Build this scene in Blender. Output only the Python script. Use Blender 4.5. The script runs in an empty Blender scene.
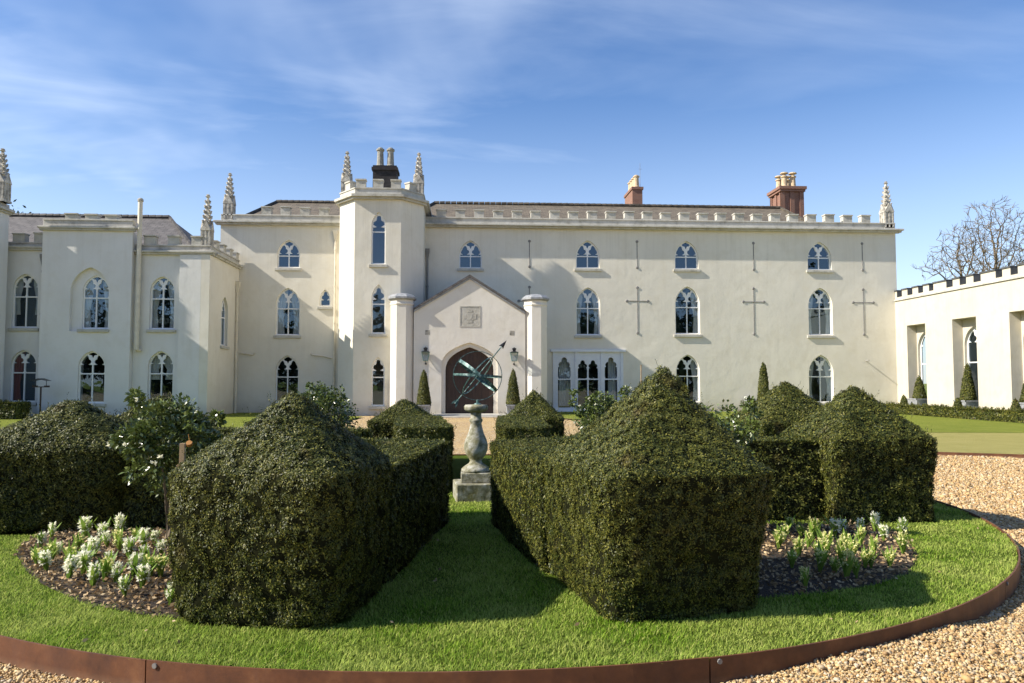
import bpy, bmesh, math, random
import numpy as np
from mathutils import Vector, Matrix, noise
random.seed(7); RNG = np.random.default_rng(7)
SC = bpy.context.scene; COL = SC.collection
R = math.radians; PI = math.pi

# ---------------------------------------------------------------- camera, sky, sun, exposure
EYE, FPX, YAW, PITCH = 1.6, 750.0, math.atan(46/750), math.atan(40.5/750)
cam = bpy.data.cameras.new('camera'); camo = bpy.data.objects.new('camera', cam); COL.objects.link(camo)
cam.sensor_width = 36; cam.lens = 36*FPX/1024; cam.clip_end = 3000; cam.clip_start = .05
camo.location = (0, 0, EYE); camo.rotation_euler = (PI/2+PITCH, 0, -YAW); SC.camera = camo

SUN = Vector((-8, -1.32, 6)).normalized()
ld = bpy.data.lights.new('sun', 'SUN'); ld.energy = 5.0; ld.angle = R(.53); ld.color = (1, .93, .82)
lo = bpy.data.objects.new('sun', ld); COL.objects.link(lo); lo.location = (-40, -5, 40)
lo.rotation_euler = SUN.to_track_quat('Z', 'Y').to_euler()

W = bpy.data.worlds.new('World'); SC.world = W; W.use_nodes = True
wt = W.node_tree; wt.nodes.clear()
def wn(t, **k):
    n = wt.nodes.new(t)
    for a, b in k.items(): setattr(n, a, b)
    return n
wout = wn('ShaderNodeOutputWorld'); wbg = wn('ShaderNodeBackground'); sky = wn('ShaderNodeTexSky')
sky.sky_type = 'NISHITA'; sky.sun_disc = False
sky.sun_elevation = math.asin(SUN.z); sky.sun_rotation = math.atan2(SUN.x, SUN.y)
sky.air_density = 1.0; sky.dust_density = .15; sky.ozone_density = 4.0; sky.altitude = 0
wbg.inputs['Strength'].default_value = .098
# thin cirrus: noise on the direction projected onto a high flat layer
tc = wn('ShaderNodeTexCoord'); sep = wn('ShaderNodeSeparateXYZ'); wt.links.new(tc.outputs['Generated'], sep.inputs[0])
zm = wn('ShaderNodeMath', operation='MAXIMUM'); wt.links.new(sep.outputs['Z'], zm.inputs[0]); zm.inputs[1].default_value = .0
za = wn('ShaderNodeMath', operation='ADD'); wt.links.new(zm.outputs[0], za.inputs[0]); za.inputs[1].default_value = .16
dx = wn('ShaderNodeMath', operation='DIVIDE'); wt.links.new(sep.outputs['X'], dx.inputs[0]); wt.links.new(za.outputs[0], dx.inputs[1])
dy = wn('ShaderNodeMath', operation='DIVIDE'); wt.links.new(sep.outputs['Y'], dy.inputs[0]); wt.links.new(za.outputs[0], dy.inputs[1])
cmb = wn('ShaderNodeCombineXYZ'); wt.links.new(dx.outputs[0], cmb.inputs[0]); wt.links.new(dy.outputs[0], cmb.inputs[1])
def cirrus(scale, rot, sx, sy, lo_, hi_, detail, off=(0, 0, 0)):
    mp = wn('ShaderNodeMapping'); wt.links.new(cmb.outputs[0], mp.inputs[0])
    mp.inputs['Rotation'].default_value = (0, 0, R(rot)); mp.inputs['Scale'].default_value = (sx, sy, 1); mp.inputs['Location'].default_value = off
    nz = wn('ShaderNodeTexNoise'); wt.links.new(mp.outputs[0], nz.inputs['Vector'])
    nz.inputs['Scale'].default_value = scale; nz.inputs['Detail'].default_value = detail; nz.inputs['Roughness'].default_value = .55
    nz.inputs['Distortion'].default_value = .6
    mr = wn('ShaderNodeMapRange'); mr.interpolation_type = 'SMOOTHSTEP'; wt.links.new(nz.outputs['Fac'], mr.inputs[0])
    mr.inputs[1].default_value = lo_; mr.inputs[2].default_value = hi_
    return mr.outputs[0]
c1 = cirrus(.55, -50, .8, 1.3, .42, .82, 5, (5.3, 1.1, 0)); c2 = cirrus(1.6, -62, .55, 1.6, .40, .90, 9, (0, 2.0, 0))
mul = wn('ShaderNodeMath', operation='MULTIPLY'); wt.links.new(c2, mul.inputs[0]); mul.inputs[1].default_value = .75
sm = wn('ShaderNodeMath', operation='ADD'); wt.links.new(c1, sm.inputs[0]); wt.links.new(mul.outputs[0], sm.inputs[1])
gr = wn('ShaderNodeMapRange'); wt.links.new(dx.outputs[0], gr.inputs[0]); gr.inputs[1].default_value = 1.0; gr.inputs[2].default_value = -1.2; gr.inputs[3].default_value = .20; gr.inputs[4].default_value = .66
fa = wn('ShaderNodeMath', operation='MULTIPLY'); fa.use_clamp = True; wt.links.new(sm.outputs[0], fa.inputs[0]); wt.links.new(gr.outputs[0], fa.inputs[1])
hz = wn('ShaderNodeMapRange'); hz.interpolation_type = 'SMOOTHSTEP'; wt.links.new(sep.outputs['Z'], hz.inputs[0]); hz.inputs[1].default_value = .42; hz.inputs[2].default_value = -.02; hz.inputs[3].default_value = 0; hz.inputs[4].default_value = .52
fm = wn('ShaderNodeMath', operation='MAXIMUM'); wt.links.new(fa.outputs[0], fm.inputs[0]); wt.links.new(hz.outputs[0], fm.inputs[1]); fa = fm
mx = wn('ShaderNodeMix', data_type='RGBA'); wt.links.new(fa.outputs[0], mx.inputs[0]); hs_ = wn('ShaderNodeHueSaturation'); hs_.inputs['Saturation'].default_value = 1.15; hs_.inputs['Hue'].default_value = .506; wt.links.new(sky.outputs[0], hs_.inputs['Color']); wt.links.new(hs_.outputs[0], mx.inputs[6])
mx.inputs[7].default_value = (6.4, 7.2, 8.4, 1)
wt.links.new(mx.outputs[2], wbg.inputs['Color']); wt.links.new(wbg.outputs[0], wout.inputs[0])
SC.view_settings.view_transform = 'Standard'; SC.view_settings.look = 'None'
SC.view_settings.exposure = 0.84; SC.view_settings.gamma = 1
SC.render.engine = 'CYCLES'
SC.cycles.max_bounces = 6; SC.cycles.transparent_max_bounces = 8

# measured picture points turned into metres (used once, to read positions off the photograph)
def ray(u, v):
    x, y, z = u-512, 341.5-v, FPX
    up = y*math.cos(PITCH)+z*math.sin(PITCH); fw = -y*math.sin(PITCH)+z*math.cos(PITCH)
    return x*math.cos(YAW)+fw*math.sin(YAW), fw*math.cos(YAW)-x*math.sin(YAW), up
def onY(u, v, Y):
    d = ray(u, v); t = Y/d[1]; return d[0]*t, EYE+d[2]*t
def onX(u, v, X):
    d = ray(u, v); t = X/d[0]; return d[1]*t, EYE+d[2]*t
def onZ(u, v, Z):
    d = ray(u, v); t = (Z-EYE)/d[2]; return d[0]*t, d[1]*t

# ---------------------------------------------------------------- materials
def newmat(name):
    m = bpy.data.materials.new(name); m.use_nodes = True
    return m, m.node_tree, m.node_tree.nodes['Principled BSDF']
def nd(nt, t, ins=None, **k):
    n = nt.nodes.new(t)
    for a, b in k.items(): setattr(n, a, b)
    for a, b in (ins or {}).items():
        if isinstance(b, bpy.types.NodeSocket): nt.links.new(b, n.inputs[a])
        else: n.inputs[a].default_value = b
    return n
def ramp(nt, fac, stops):
    n = nt.nodes.new('ShaderNodeValToRGB'); nt.links.new(fac, n.inputs[0])
    while len(n.color_ramp.elements) < len(stops): n.color_ramp.elements.new(.5)
    for e, (p, c) in zip(n.color_ramp.elements, stops): e.position = p; e.color = (*c, 1)
    return n.outputs[0]
def pos(nt, scale=(1, 1, 1), rot=(0, 0, 0)):
    g = nd(nt, 'ShaderNodeNewGeometry')
    return nd(nt, 'ShaderNodeMapping', {'Vector': g.outputs['Position'], 'Scale': scale, 'Rotation': rot}).outputs[0]
def noi(nt, vec, scale, detail=4, rough=.55, dist=0):
    return nd(nt, 'ShaderNodeTexNoise', {'Vector': vec, 'Scale': scale, 'Detail': detail, 'Roughness': rough, 'Distortion': dist}).outputs['Fac']
def mixc(nt, fac, a, b, blend='MIX'):
    n = nd(nt, 'ShaderNodeMix', data_type='RGBA', blend_type=blend)
    for i, v in ((0, fac), (6, a), (7, b)):
        if isinstance(v, bpy.types.NodeSocket): nt.links.new(v, n.inputs[i])
        else: n.inputs[i].default_value = v if i == 0 else (*v, 1)
    return n.outputs[2]
def bump(nt, bsdf, h, strength, dist):
    b = nd(nt, 'ShaderNodeBump', {'Height': h, 'Strength': strength, 'Distance': dist}); nt.links.new(b.outputs[0], bsdf.inputs['Normal'])
def simple(name, col, rough=.6, var=.15, scale=6, metal=0, bmp=.0):
    m, nt, b = newmat(name)
    f = noi(nt, pos(nt), scale, 6)
    lo_ = tuple(c*(1-var) for c in col); hi = tuple(min(1, c*(1+var)) for c in col)
    nt.links.new(ramp(nt, f, [(.3, lo_), (.7, hi)]), b.inputs['Base Color'])
    b.inputs['Roughness'].default_value = rough; b.inputs['Metallic'].default_value = metal
    if bmp: bump(nt, b, noi(nt, pos(nt), scale*4, 5), bmp, .02)
    return m
def plaster(name, c, streak=.5):
    m, nt, b = newmat(name)
    p = pos(nt)
    big = ramp(nt, noi(nt, p, .35, 5), [(.28, tuple(x*.90 for x in c)), (.72, tuple(min(1, x*1.05) for x in c))])
    big = mixc(nt, ramp(nt, noi(nt, p, 1.6, 7, .65), [(.48, (0, 0, 0)), (.66, (.55, .55, .55))]), big, (c[0]*.90, c[1]*.88, c[2]*.83))
    st = noi(nt, pos(nt, (2.2, 2.2, .16)), 1.6, 6, .65)
    stf = ramp(nt, st, [(.52, (0, 0, 0)), (.78, (1, 1, 1))])
    mu = nd(nt, 'ShaderNodeMath', {0: stf, 1: .34*streak}, operation='MULTIPLY').outputs[0]
    col = mixc(nt, mu, big, (c[0]*.62, c[1]*.6, c[2]*.55))
    zz_ = nd(nt, 'ShaderNodeSeparateXYZ', {0: nd(nt, 'ShaderNodeNewGeometry').outputs['Position']}).outputs['Z']
    hi_ = nd(nt, 'ShaderNodeMapRange', {0: zz_, 1: 5.5, 2: 9.8, 3: 0, 4: 1}).outputs[0]
    s2 = ramp(nt, noi(nt, pos(nt, (5, 5, .12)), 1.3, 7, .7), [(.50, (0, 0, 0)), (.74, (1, 1, 1))])
    col = mixc(nt, nd(nt, 'ShaderNodeMath', {0: nd(nt, 'ShaderNodeMath', {0: hi_, 1: s2}, operation='MULTIPLY').outputs[0], 1: .28}, operation='MULTIPLY').outputs[0], col, (c[0]*.5, c[1]*.48, c[2]*.42))
    # splash dirt low on the wall and lichen stains near the top
    z = nd(nt, 'ShaderNodeSeparateXYZ', {0: nd(nt, 'ShaderNodeNewGeometry').outputs['Position']}).outputs['Z']
    lowf = nd(nt, 'ShaderNodeMapRange', {0: z, 1: .75, 2: .0, 3: 0, 4: 1}).outputs[0]
    lown = nd(nt, 'ShaderNodeMath', {0: lowf, 1: noi(nt, p, 2.5, 6)}, operation='MULTIPLY').outputs[0]
    col = mixc(nt, nd(nt, 'ShaderNodeMath', {0: lown, 1: .9}, operation='MULTIPLY', use_clamp=True).outputs[0], col, (.30, .24, .17))
    nt.links.new(col, b.inputs['Base Color']); b.inputs['Roughness'].default_value = .85
    h = nd(nt, 'ShaderNodeMath', {0: noi(nt, p, 1.3, 3), 1: nd(nt, 'ShaderNodeMath', {0: noi(nt, p, 9, 5), 1: .12}, operation='MULTIPLY').outputs[0]}, operation='ADD').outputs[0]
    bump(nt, b, h, .30, .06)
    return m
M = {}
M['plaster'] = plaster('cream_plaster', (.735, .69, .58))
M['plaster_porch'] = plaster('porch_plaster', (.73, .69, .605))
M['plaster_shade'] = plaster('left_wing_shade_plaster', (.725, .71, .665))  # cool cast of the left wing's shade put into its plaster colour
M['plaster_wing'] = plaster('wing_plaster', (.56, .515, .415), .9)
def trim_mat():
    m, nt, b = newmat('weathered_trim')
    p = pos(nt)
    f = noi(nt, p, 2.4, 8, .7)
    col = ramp(nt, f, [(.30, (.27, .255, .21)), (.46, (.45, .43, .37)), (.70, (.56, .54, .48))])
    l = ramp(nt, noi(nt, p, 7, 5), [(.56, (0, 0, 0)), (.68, (1, 1, 1))])
    col = mixc(nt, nd(nt, 'ShaderNodeMath', {0: l, 1: .2}, operation='MULTIPLY').outputs[0], col, (.33, .32, .20))
    nt.links.new(col, b.inputs['Base Color']); b.inputs['Roughness'].default_value = .9
    bump(nt, b, noi(nt, p, 14, 5), .3, .02); return m
M['trim'] = trim_mat()
M['stone'] = simple('grey_stone', (.34, .32, .27), .9, .5, 7, bmp=.4)
M['pinn'] = simple('pinnacle_stone', (.42, .39, .33), .9, .55, 5, bmp=.4)
M['white'] = simple('white_paint', (.78, .78, .76), .45, .05, 3)
M['bluewhite'] = simple('pale_blue_paint', (.71, .73, .76), .5, .05, 3)
M['iron'] = simple('iron', (.20, .19, .175), .6, .3, 9)
M['black'] = simple('black_metal', (.015, .015, .016), .45, .2, 9)
M['copper'] = simple('lantern_copper', (.10, .20, .17), .6, .4, 30)
M['pipe'] = simple('cream_pipe', (.66, .60, .47), .6, .12, 3)
M['darkpipe'] = simple('grey_pipe', (.24, .23, .21), .6, .2, 3)
M['lead'] = simple('lead_grey', (.27, .28, .29), .55, .25, 8, bmp=.2)
M['darklead'] = simple('dark_lead', (.075, .078, .08), .6, .3, 8)
M['soot'] = simple('sooty_render', (.025, .022, .022), .9, .5, 6, bmp=.3)
M['pot'] = simple('chimney_pot_clay', (.52, .40, .25), .85, .3, 8)
M['potgrey'] = simple('chimney_pot_grey', (.26, .25, .21), .85, .3, 8)
M['bark'] = simple('bark', (.15, .115, .075), .95, .45, 3, bmp=.5)
M['stake'] = simple('timber_stake', (.34, .24, .13), .8, .25, 12)
M['orange'] = simple('orange_tag', (.30, .13, .02), .5, .1, 12)
M['curtain'] = simple('curtain_cloth', (.62, .61, .57), .9, .15, 3)
M['redcurtain'] = simple('red_curtain_cloth', (.30, .07, .035), .9, .15, 3)
M['blind'] = simple('tan_blind_cloth', (.30, .24, .17), .9, .15, 3)
M['inner'] = simple('dark_room_wall', (.035, .032, .03), .9, .2, 2)
M['paving'] = simple('stone_paving', (.44, .42, .37), .9, .15, 3, bmp=.2)
def glass():
    m, nt, b = newmat('window_glass'); nt.nodes.remove(b); out = nt.nodes['Material Output']
    t = nd(nt, 'ShaderNodeBsdfTransparent', {'Color': (.74, .78, .80, 1)}); g = nd(nt, 'ShaderNodeBsdfGlossy', {'Roughness': .015, 'Color': (.58, .78, 1, 1)})  # blue of the reflected sky is put into the gloss colour
    lw_ = nd(nt, 'ShaderNodeLayerWeight'); f = nd(nt, 'ShaderNodeMath', {0: nd(nt, 'ShaderNodeMath', {0: nd(nt, 'ShaderNodeMath', {0: lw_.outputs['Facing'], 1: 4.0}, operation='POWER').outputs[0], 1: .85}, operation='MULTIPLY').outputs[0], 1: .12}, operation='ADD', use_clamp=True); bb = nd(nt, 'ShaderNodeBump', {'Height': noi(nt, pos(nt), 2.2, 2), 'Strength': .08, 'Distance': .02})
    nt.links.new(bb.outputs[0], g.inputs['Normal'])
    ms = nd(nt, 'ShaderNodeMixShader', {0: f.outputs[0], 1: t.outputs[0], 2: g.outputs[0]}); nt.links.new(ms.outputs[0], out.inputs[0]); return m
M['glass'] = glass()
def slate(name, c, rowh=.22):
    m, nt, b = newmat(name)
    br = nd(nt, 'ShaderNodeTexBrick', {'Vector': nd(nt, 'ShaderNodeTexCoord').outputs['UV'], 'Scale': 1, 'Mortar Size': .012, 'Brick Width': .32, 'Row Height': rowh,
        'Color1': (*[x*.75 for x in c], 1), 'Color2': (*[x*1.25 for x in c], 1), 'Mortar': (*[x*.3 for x in c], 1)})
    n = noi(nt, pos(nt), 3, 7, .7)
    col = mixc(nt, ramp(nt, n, [(.45, (0, 0, 0)), (.7, (.7, .7, .7))]), br.outputs['Color'], tuple(x*1.5 for x in c))
    nt.links.new(col, b.inputs['Base Color']); b.inputs['Roughness'].default_value = .7
    bump(nt, b, br.outputs['Fac'], -.6, .02); return m
M['slate'] = slate('brown_slate', (.13, .105, .072)); M['slate2'] = slate('grey_slate', (.105, .095, .088))
def brick():
    m, nt, b = newmat('red_brick')
    br = nd(nt, 'ShaderNodeTexBrick', {'Vector': nd(nt, 'ShaderNodeTexCoord').outputs['UV'], 'Scale': 1, 'Mortar Size': .012, 'Brick Width': .22, 'Row Height': .075,
        'Color1': (.17, .05, .03, 1), 'Color2': (.27, .10, .055, 1), 'Mortar': (.33, .27, .22, 1)})
    col = mixc(nt, noi(nt, pos(nt), 4, 6), br.outputs['Color'], (.20, .10, .065), 'MIX')
    nt.links.new(col, b.inputs['Base Color']); b.inputs['Roughness'].default_value = .9; bump(nt, b, br.outputs['Fac'], -.4, .01); return m
M['brick'] = brick()
def wood():
    m, nt, b = newmat('dark_oak')
    n = noi(nt, pos(nt, (6, 6, .6)), 3, 6)
    nt.links.new(ramp(nt, n, [(.3, (.024, .012, .008)), (.7, (.062, .032, .020))]), b.inputs['Base Color']); b.inputs['Roughness'].default_value = .5
    bump(nt, b, n, .3, .01); return m
M['oak'] = wood()
def corten():
    m, nt, b = newmat('rusted_steel')
    n = noi(nt, pos(nt), 5, 8, .65); n2 = noi(nt, pos(nt, (1, 1, .25)), 14, 5)
    col = ramp(nt, n, [(.3, (.065, .023, .010)), (.55, (.13, .048, .018)), (.75, (.20, .085, .034))])
    col = mixc(nt, ramp(nt, n2, [(.5, (0, 0, 0)), (.8, (.45, .45, .45))]), col, (.09, .04, .028))
    z = nd(nt, 'ShaderNodeSeparateXYZ', {0: nd(nt, 'ShaderNodeNewGeometry').outputs['Position']}).outputs['Z']
    dust = nd(nt, 'ShaderNodeMath', {0: nd(nt, 'ShaderNodeMapRange', {0: z, 1: .05, 2: -.02}).outputs[0], 1: noi(nt, pos(nt), 9, 6)}, operation='MULTIPLY').outputs[0]
    col = mixc(nt, dust, col, (.24, .15, .09))
    nt.links.new(col, b.inputs['Base Color']); b.inputs['Roughness'].default_value = .62
    bump(nt, b, noi(nt, pos(nt), 40, 4), .15, .005); return m
M['corten'] = corten()
def verdigris():
    m, nt, b = newmat('verdigris_bronze')
    n = noi(nt, pos(nt), 25, 6)
    nt.links.new(ramp(nt, n, [(.3, (.02, .05, .045)), (.5, (.06, .13, .115)), (.72, (.36, .46, .42))]), b.inputs['Base Color'])
    b.inputs['Roughness'].default_value = .5; b.inputs['Metallic'].default_value = .25; return m
M['verd'] = verdigris()
def pedestal_mat():
    m, nt, b = newmat('lichened_stone')
    n = noi(nt, pos(nt), 14, 7, .65)
    col = ramp(nt, n, [(.3, (.07, .07, .035)), (.46, (.20, .19, .12)), (.58, (.34, .33, .27)), (.78, (.50, .50, .47))])
    l = ramp(nt, noi(nt, pos(nt), 6, 5), [(.5, (0, 0, 0)), (.7, (.75, .75, .75))])
    nt.links.new(mixc(nt, l, col, (.19, .165, .05)), b.inputs['Base Color']); b.inputs['Roughness'].default_value = .9
    bump(nt, b, n, .6, .02); return m
M['ped'] = pedestal_mat()
def leaf(name, cols, rough=.5, trans=.25, spec=.4, patch=.55, brown=None):
    m, nt, b = newmat(name); out = nt.nodes['Material Output']
    g = nd(nt, 'ShaderNodeNewGeometry').outputs['Random Per Island']
    k = len(cols)
    c = ramp(nt, g, [(i/max(1, k-1), cc) for i, cc in enumerate(cols)])
    big = noi(nt, pos(nt), 1.7, 3)
    c = mixc(nt, ramp(nt, big, [(.3, (0, 0, 0)), (.75, (patch, patch, patch))]), c, tuple(x*1.35 for x in cols[-1]))
    if brown: c = mixc(nt, ramp(nt, noi(nt, pos(nt), 3.2, 4, .6), [(.60, (0, 0, 0)), (.74, (.75, .75, .75))]), c, brown)
    nt.links.new(c, b.inputs['Base Color']); b.inputs['Roughness'].default_value = rough; b.inputs['Specular IOR Level'].default_value = spec
    t = nd(nt, 'ShaderNodeBsdfTranslucent', {'Color': c})
    ms = nd(nt, 'ShaderNodeMixShader', {0: trans, 1: b.outputs[0], 2: t.outputs[0]}); nt.links.new(ms.outputs[0], out.inputs[0]); return m
M['yew'] = leaf('yew_leaf', [(.010, .019, .005), (.024, .038, .008), (.062, .078, .013), (.20, .185, .034)], .48, .12, .25, .18, (.105, .075, .025))
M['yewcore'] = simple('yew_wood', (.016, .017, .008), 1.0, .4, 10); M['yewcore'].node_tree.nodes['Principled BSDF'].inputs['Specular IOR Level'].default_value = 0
M['cam'] = leaf('camellia_leaf', [(.04, .065, .014), (.07, .105, .022), (.13, .16, .04)], .27, .15, .6)
M['grassblade'] = leaf('grass_blade', [(.06, .15, .006), (.135, .28, .012), (.25, .39, .026), (.48, .49, .15)], .6, .4, .05)
M['bulbleaf'] = leaf('bulb_leaf', [(.11, .21, .03), (.19, .32, .05), (.29, .40, .07)], .5, .4, .15)
M['wpetal'] = leaf('white_petal', [(.80, .78, .58), (.88, .87, .74)], .6, .5, .1)
M['ypetal'] = leaf('cream_petal', [(.76, .72, .25), (.84, .80, .44)], .6, .5, .1)
M['litter'] = leaf('dead_leaf', [(.07, .04, .016), (.20, .115, .045), (.34, .225, .11), (.48, .37, .22)], .8, .1, .2)
M['holly'] = leaf('evergreen_leaf', [(.02, .035, .012), (.035, .06, .02)], .5, .1, .4)
def lawn_mat(name, a, b_, c):
    m, nt, b = newmat(name)
    n = noi(nt, pos(nt), 1.2, 8, .65); f = noi(nt, pos(nt), 60, 4, .7)
    col = ramp(nt, n, [(.3, a), (.55, b_), (.78, c)])
    col = mixc(nt, ramp(nt, f, [(.35, (.75, .75, .75)), (.65, (0, 0, 0))]), col, tuple(x*.45 for x in a))
    nt.links.new(col, b.inputs['Base Color']); b.inputs['Roughness'].default_value = .9; b.inputs['Specular IOR Level'].default_value = .05; bump(nt, b, f, .9, .05); return m
M['lawn'] = lawn_mat('lawn_ground', (.08, .125, .013), (.11, .16, .018), (.16, .19, .03))
M['lawnfar'] = lawn_mat('far_lawn', (.20, .25, .040), (.27, .30, .055), (.34, .34, .08))
M['lawnpale'] = lawn_mat('mown_lawn', (.40, .37, .12), (.47, .42, .15), (.54, .46, .19))
def soil():
    m, nt, b = newmat('dark_soil'); n = noi(nt, pos(nt), 18, 8, .7)
    nt.links.new(ramp(nt, n, [(.35, (.022, .014, .007)), (.6, (.06, .038, .02)), (.8, (.13, .085, .045))]), b.inputs['Base Color']); b.inputs['Roughness'].default_value = .95
    bump(nt, b, n, 1, .08); return m
M['soil'] = soil()
GC = [(0, (.09, .05, .018)), (.16, (.30, .15, .045)), (.36, (.50, .30, .10)), (.56, (.60, .43, .19)), (.76, (.66, .55, .33)), (.90, (.34, .29, .21)), (1, (.78, .71, .56))]
def gravel():
    m, nt, b = newmat('gravel_ground'); p = pos(nt, (1, 1, 0))
    v = nd(nt, 'ShaderNodeTexVoronoi', {'Vector': p, 'Scale': 30}); v2 = nd(nt, 'ShaderNodeTexVoronoi', {'Vector': p, 'Scale': 30}, feature='DISTANCE_TO_EDGE')
    r = nd(nt, 'ShaderNodeSeparateColor', {0: v.outputs['Color']}).outputs[0]
    col = ramp(nt, r, GC)
    e = ramp(nt, v2.outputs['Distance'], [(0, (.0, .0, .0)), (.09, (1, 1, 1))])
    col = mixc(nt, e, (.24, .15, .07), col)
    big = noi(nt, pos(nt), .5, 5); col = mixc(nt, ramp(nt, big, [(.4, (0, 0, 0)), (.75, (.3, .3, .3))]), col, (.68, .51, .20))
    nt.links.new(col, b.inputs['Base Color']); b.inputs['Roughness'].default_value = .85
    bump(nt, b, v2.outputs['Distance'], 1, .03); return m
M['gravel'] = gravel()
def pebble():
    m, nt, b = newmat('pebble_stone'); g = nd(nt, 'ShaderNodeNewGeometry').outputs['Random Per Island']
    c = ramp(nt, g, GC); c = mixc(nt, noi(nt, pos(nt), 90, 4), c, (.40, .27, .13), 'MIX')
    nt.links.new(c, b.inputs['Base Color']); b.inputs['Roughness'].default_value = .7; return m
M['pebble'] = pebble()

# ---------------------------------------------------------------- builders
class MB:
    def __init__(s): s.v = []; s.f = []; s.mi = []; s.uv = None
    def add(s, vs, fs, mi=0):
        n = len(s.v); s.v += [tuple(v) for v in vs]; s.f += [tuple(i+n for i in f) for f in fs]; s.mi += [mi]*len(fs)
    def box(s, a, b, T=None, mi=0):
        (x0, y0, z0), (x1, y1, z1) = a, b
        vs = [(x0, y0, z0), (x1, y0, z0), (x1, y1, z0), (x0, y1, z0), (x0, y0, z1), (x1, y0, z1), (x1, y1, z1), (x0, y1, z1)]
        if T: vs = [T(*v) for v in vs]
        s.add(vs, [(0, 3, 2, 1), (4, 5, 6, 7), (0, 1, 5, 4), (1, 2, 6, 5), (2, 3, 7, 6), (3, 0, 4, 7)], mi)
    def loft(s, rings, closed=True, caps=True, mi=0):
        n = len(rings[0]); vs = [p for r in rings for p in r]; fs = []
        for i in range(len(rings)-1):
            for j in range(n if closed else n-1):
                k = (j+1) % n; fs.append((i*n+j, i*n+k, (i+1)*n+k, (i+1)*n+j))
        if caps and closed: fs += [tuple(range(n-1, -1, -1)), tuple(range((len(rings)-1)*n, len(rings)*n))]
        s.add(vs, fs, mi)
    def lathe(s, prof, c=(0, 0, 0), n=16, rot=0, mi=0, sq=None):
        rs = []
        for r, z in prof: rs.append([(c[0]+r*math.cos(rot+2*PI*i/n), c[1]+r*math.sin(rot+2*PI*i/n), c[2]+z) for i in range(n)])
        s.loft(rs, mi=mi)
    def tube(s, pts, rad, n=6, mi=0):
        pts = [Vector(p) for p in pts]; rs = []
        if not hasattr(rad, '__len__'): rad = [rad]*len(pts)
        for i, p in enumerate(pts):
            d = (pts[min(i+1, len(pts)-1)]-pts[max(i-1, 0)]).normalized()
            a = d.cross(Vector((0, 0, 1)) if abs(d.z) < .9 else Vector((1, 0, 0))).normalized(); b = d.cross(a)
            rs.append([tuple(p+(a*math.cos(2*PI*j/n)+b*math.sin(2*PI*j/n))*rad[i]) for j in range(n)])
        s.loft(rs, mi=mi)
    def prism(s, poly, z0, z1, mi=0):
        s.loft([[(x, y, z0) for x, y in poly], [(x, y, z1) for x, y in poly]], mi=mi)
    def build(s, name, mats, parent=None, smooth=False, loc=None, uv=False, bevel=0):
        me = bpy.data.meshes.new(name); me.from_pydata(s.v, [], s.f)
        for m in (mats if isinstance(mats, (list, tuple)) else [mats]): me.materials.append(M[m] if isinstance(m, str) else m)
        if any(s.mi): me.polygons.foreach_set('material_index', s.mi)
        bm = bmesh.new(); bm.from_mesh(me); bmesh.ops.recalc_face_normals(bm, faces=bm.faces)
        if bevel: bmesh.ops.bevel(bm, geom=bm.edges[:], offset=bevel, segments=1, affect='EDGES')
        if uv:
            l = bm.loops.layers.uv.new('UVMap')
            for f in bm.faces:
                n = f.normal
                if abs(n.z) > .97: t = Vector((1, 0, 0))
                else: t = Vector((-n.y, n.x, 0)).normalized()
                q = n.cross(t)
                for lp in f.loops: lp[l].uv = (lp.vert.co.dot(t), lp.vert.co.dot(q))
        bm.to_mesh(me); bm.free()
        if smooth: me.polygons.foreach_set('use_smooth', [True]*len(me.polygons))
        return link(name, me, parent, loc)
BASE = {}
def link(name, me, parent=None, loc=None):
    o = bpy.data.objects.new(name, me); COL.objects.link(o)
    if loc: o.location = loc
    if parent is not None:
        o.parent = parent
        if parent.name in BASE: o.matrix_parent_inverse = Matrix.Translation(-BASE[parent.name])
    return o
def tag(o, label=None, cat=None, group=None, kind=None):
    for k, v in (('label', label), ('category', cat), ('group', group), ('kind', kind)):
        if v: o[k] = v
    return o
def thing(name, loc, label, cat, group=None, world=True, rz=0):
    o = bpy.data.objects.new(name, None); COL.objects.link(o); o.location = loc; o.rotation_euler = (0, 0, rz); o.empty_display_size = .2
    if world: BASE[o.name] = Vector(loc)      # children are given in world metres
    return tag(o, label, cat, group)
def npmesh(name, verts, faces, mats, smooth=False, extra=None):
    """numpy mesh; faces (n,k) array; extra: list of further (verts, faces, material index)"""
    allv = [np.asarray(verts, np.float32)]; loops = [np.asarray(faces, np.int32).ravel()]; sizes = [np.full(len(faces), faces.shape[1], np.int32)]; mi = [np.zeros(len(faces), np.int32)]
    off = len(verts)
    for ev, ef, em in (extra or []):
        allv.append(np.asarray(ev, np.float32)); loops.append(np.asarray(ef, np.int32).ravel()+off); sizes.append(np.full(len(ef), ef.shape[1], np.int32)); mi.append(np.full(len(ef), em, np.int32)); off += len(ev)
    V = np.concatenate(allv); L = np.concatenate(loops); S = np.concatenate(sizes)
    me = bpy.data.meshes.new(name); me.vertices.add(len(V)); me.vertices.foreach_set('co', V.ravel())
    me.loops.add(len(L)); me.loops.foreach_set('vertex_index', L); me.polygons.add(len(S))
    st = np.zeros(len(S), np.int32); st[1:] = np.cumsum(S)[:-1]; me.polygons.foreach_set('loop_start', st); me.polygons.foreach_set('loop_total', S)
    me.polygons.foreach_set('material_index', np.concatenate(mi))
    for m in mats: me.materials.append(M[m])
    if smooth: me.polygons.foreach_set('use_smooth', np.ones(len(S), bool))
    me.update(calc_edges=True); me.validate(); return me

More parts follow.
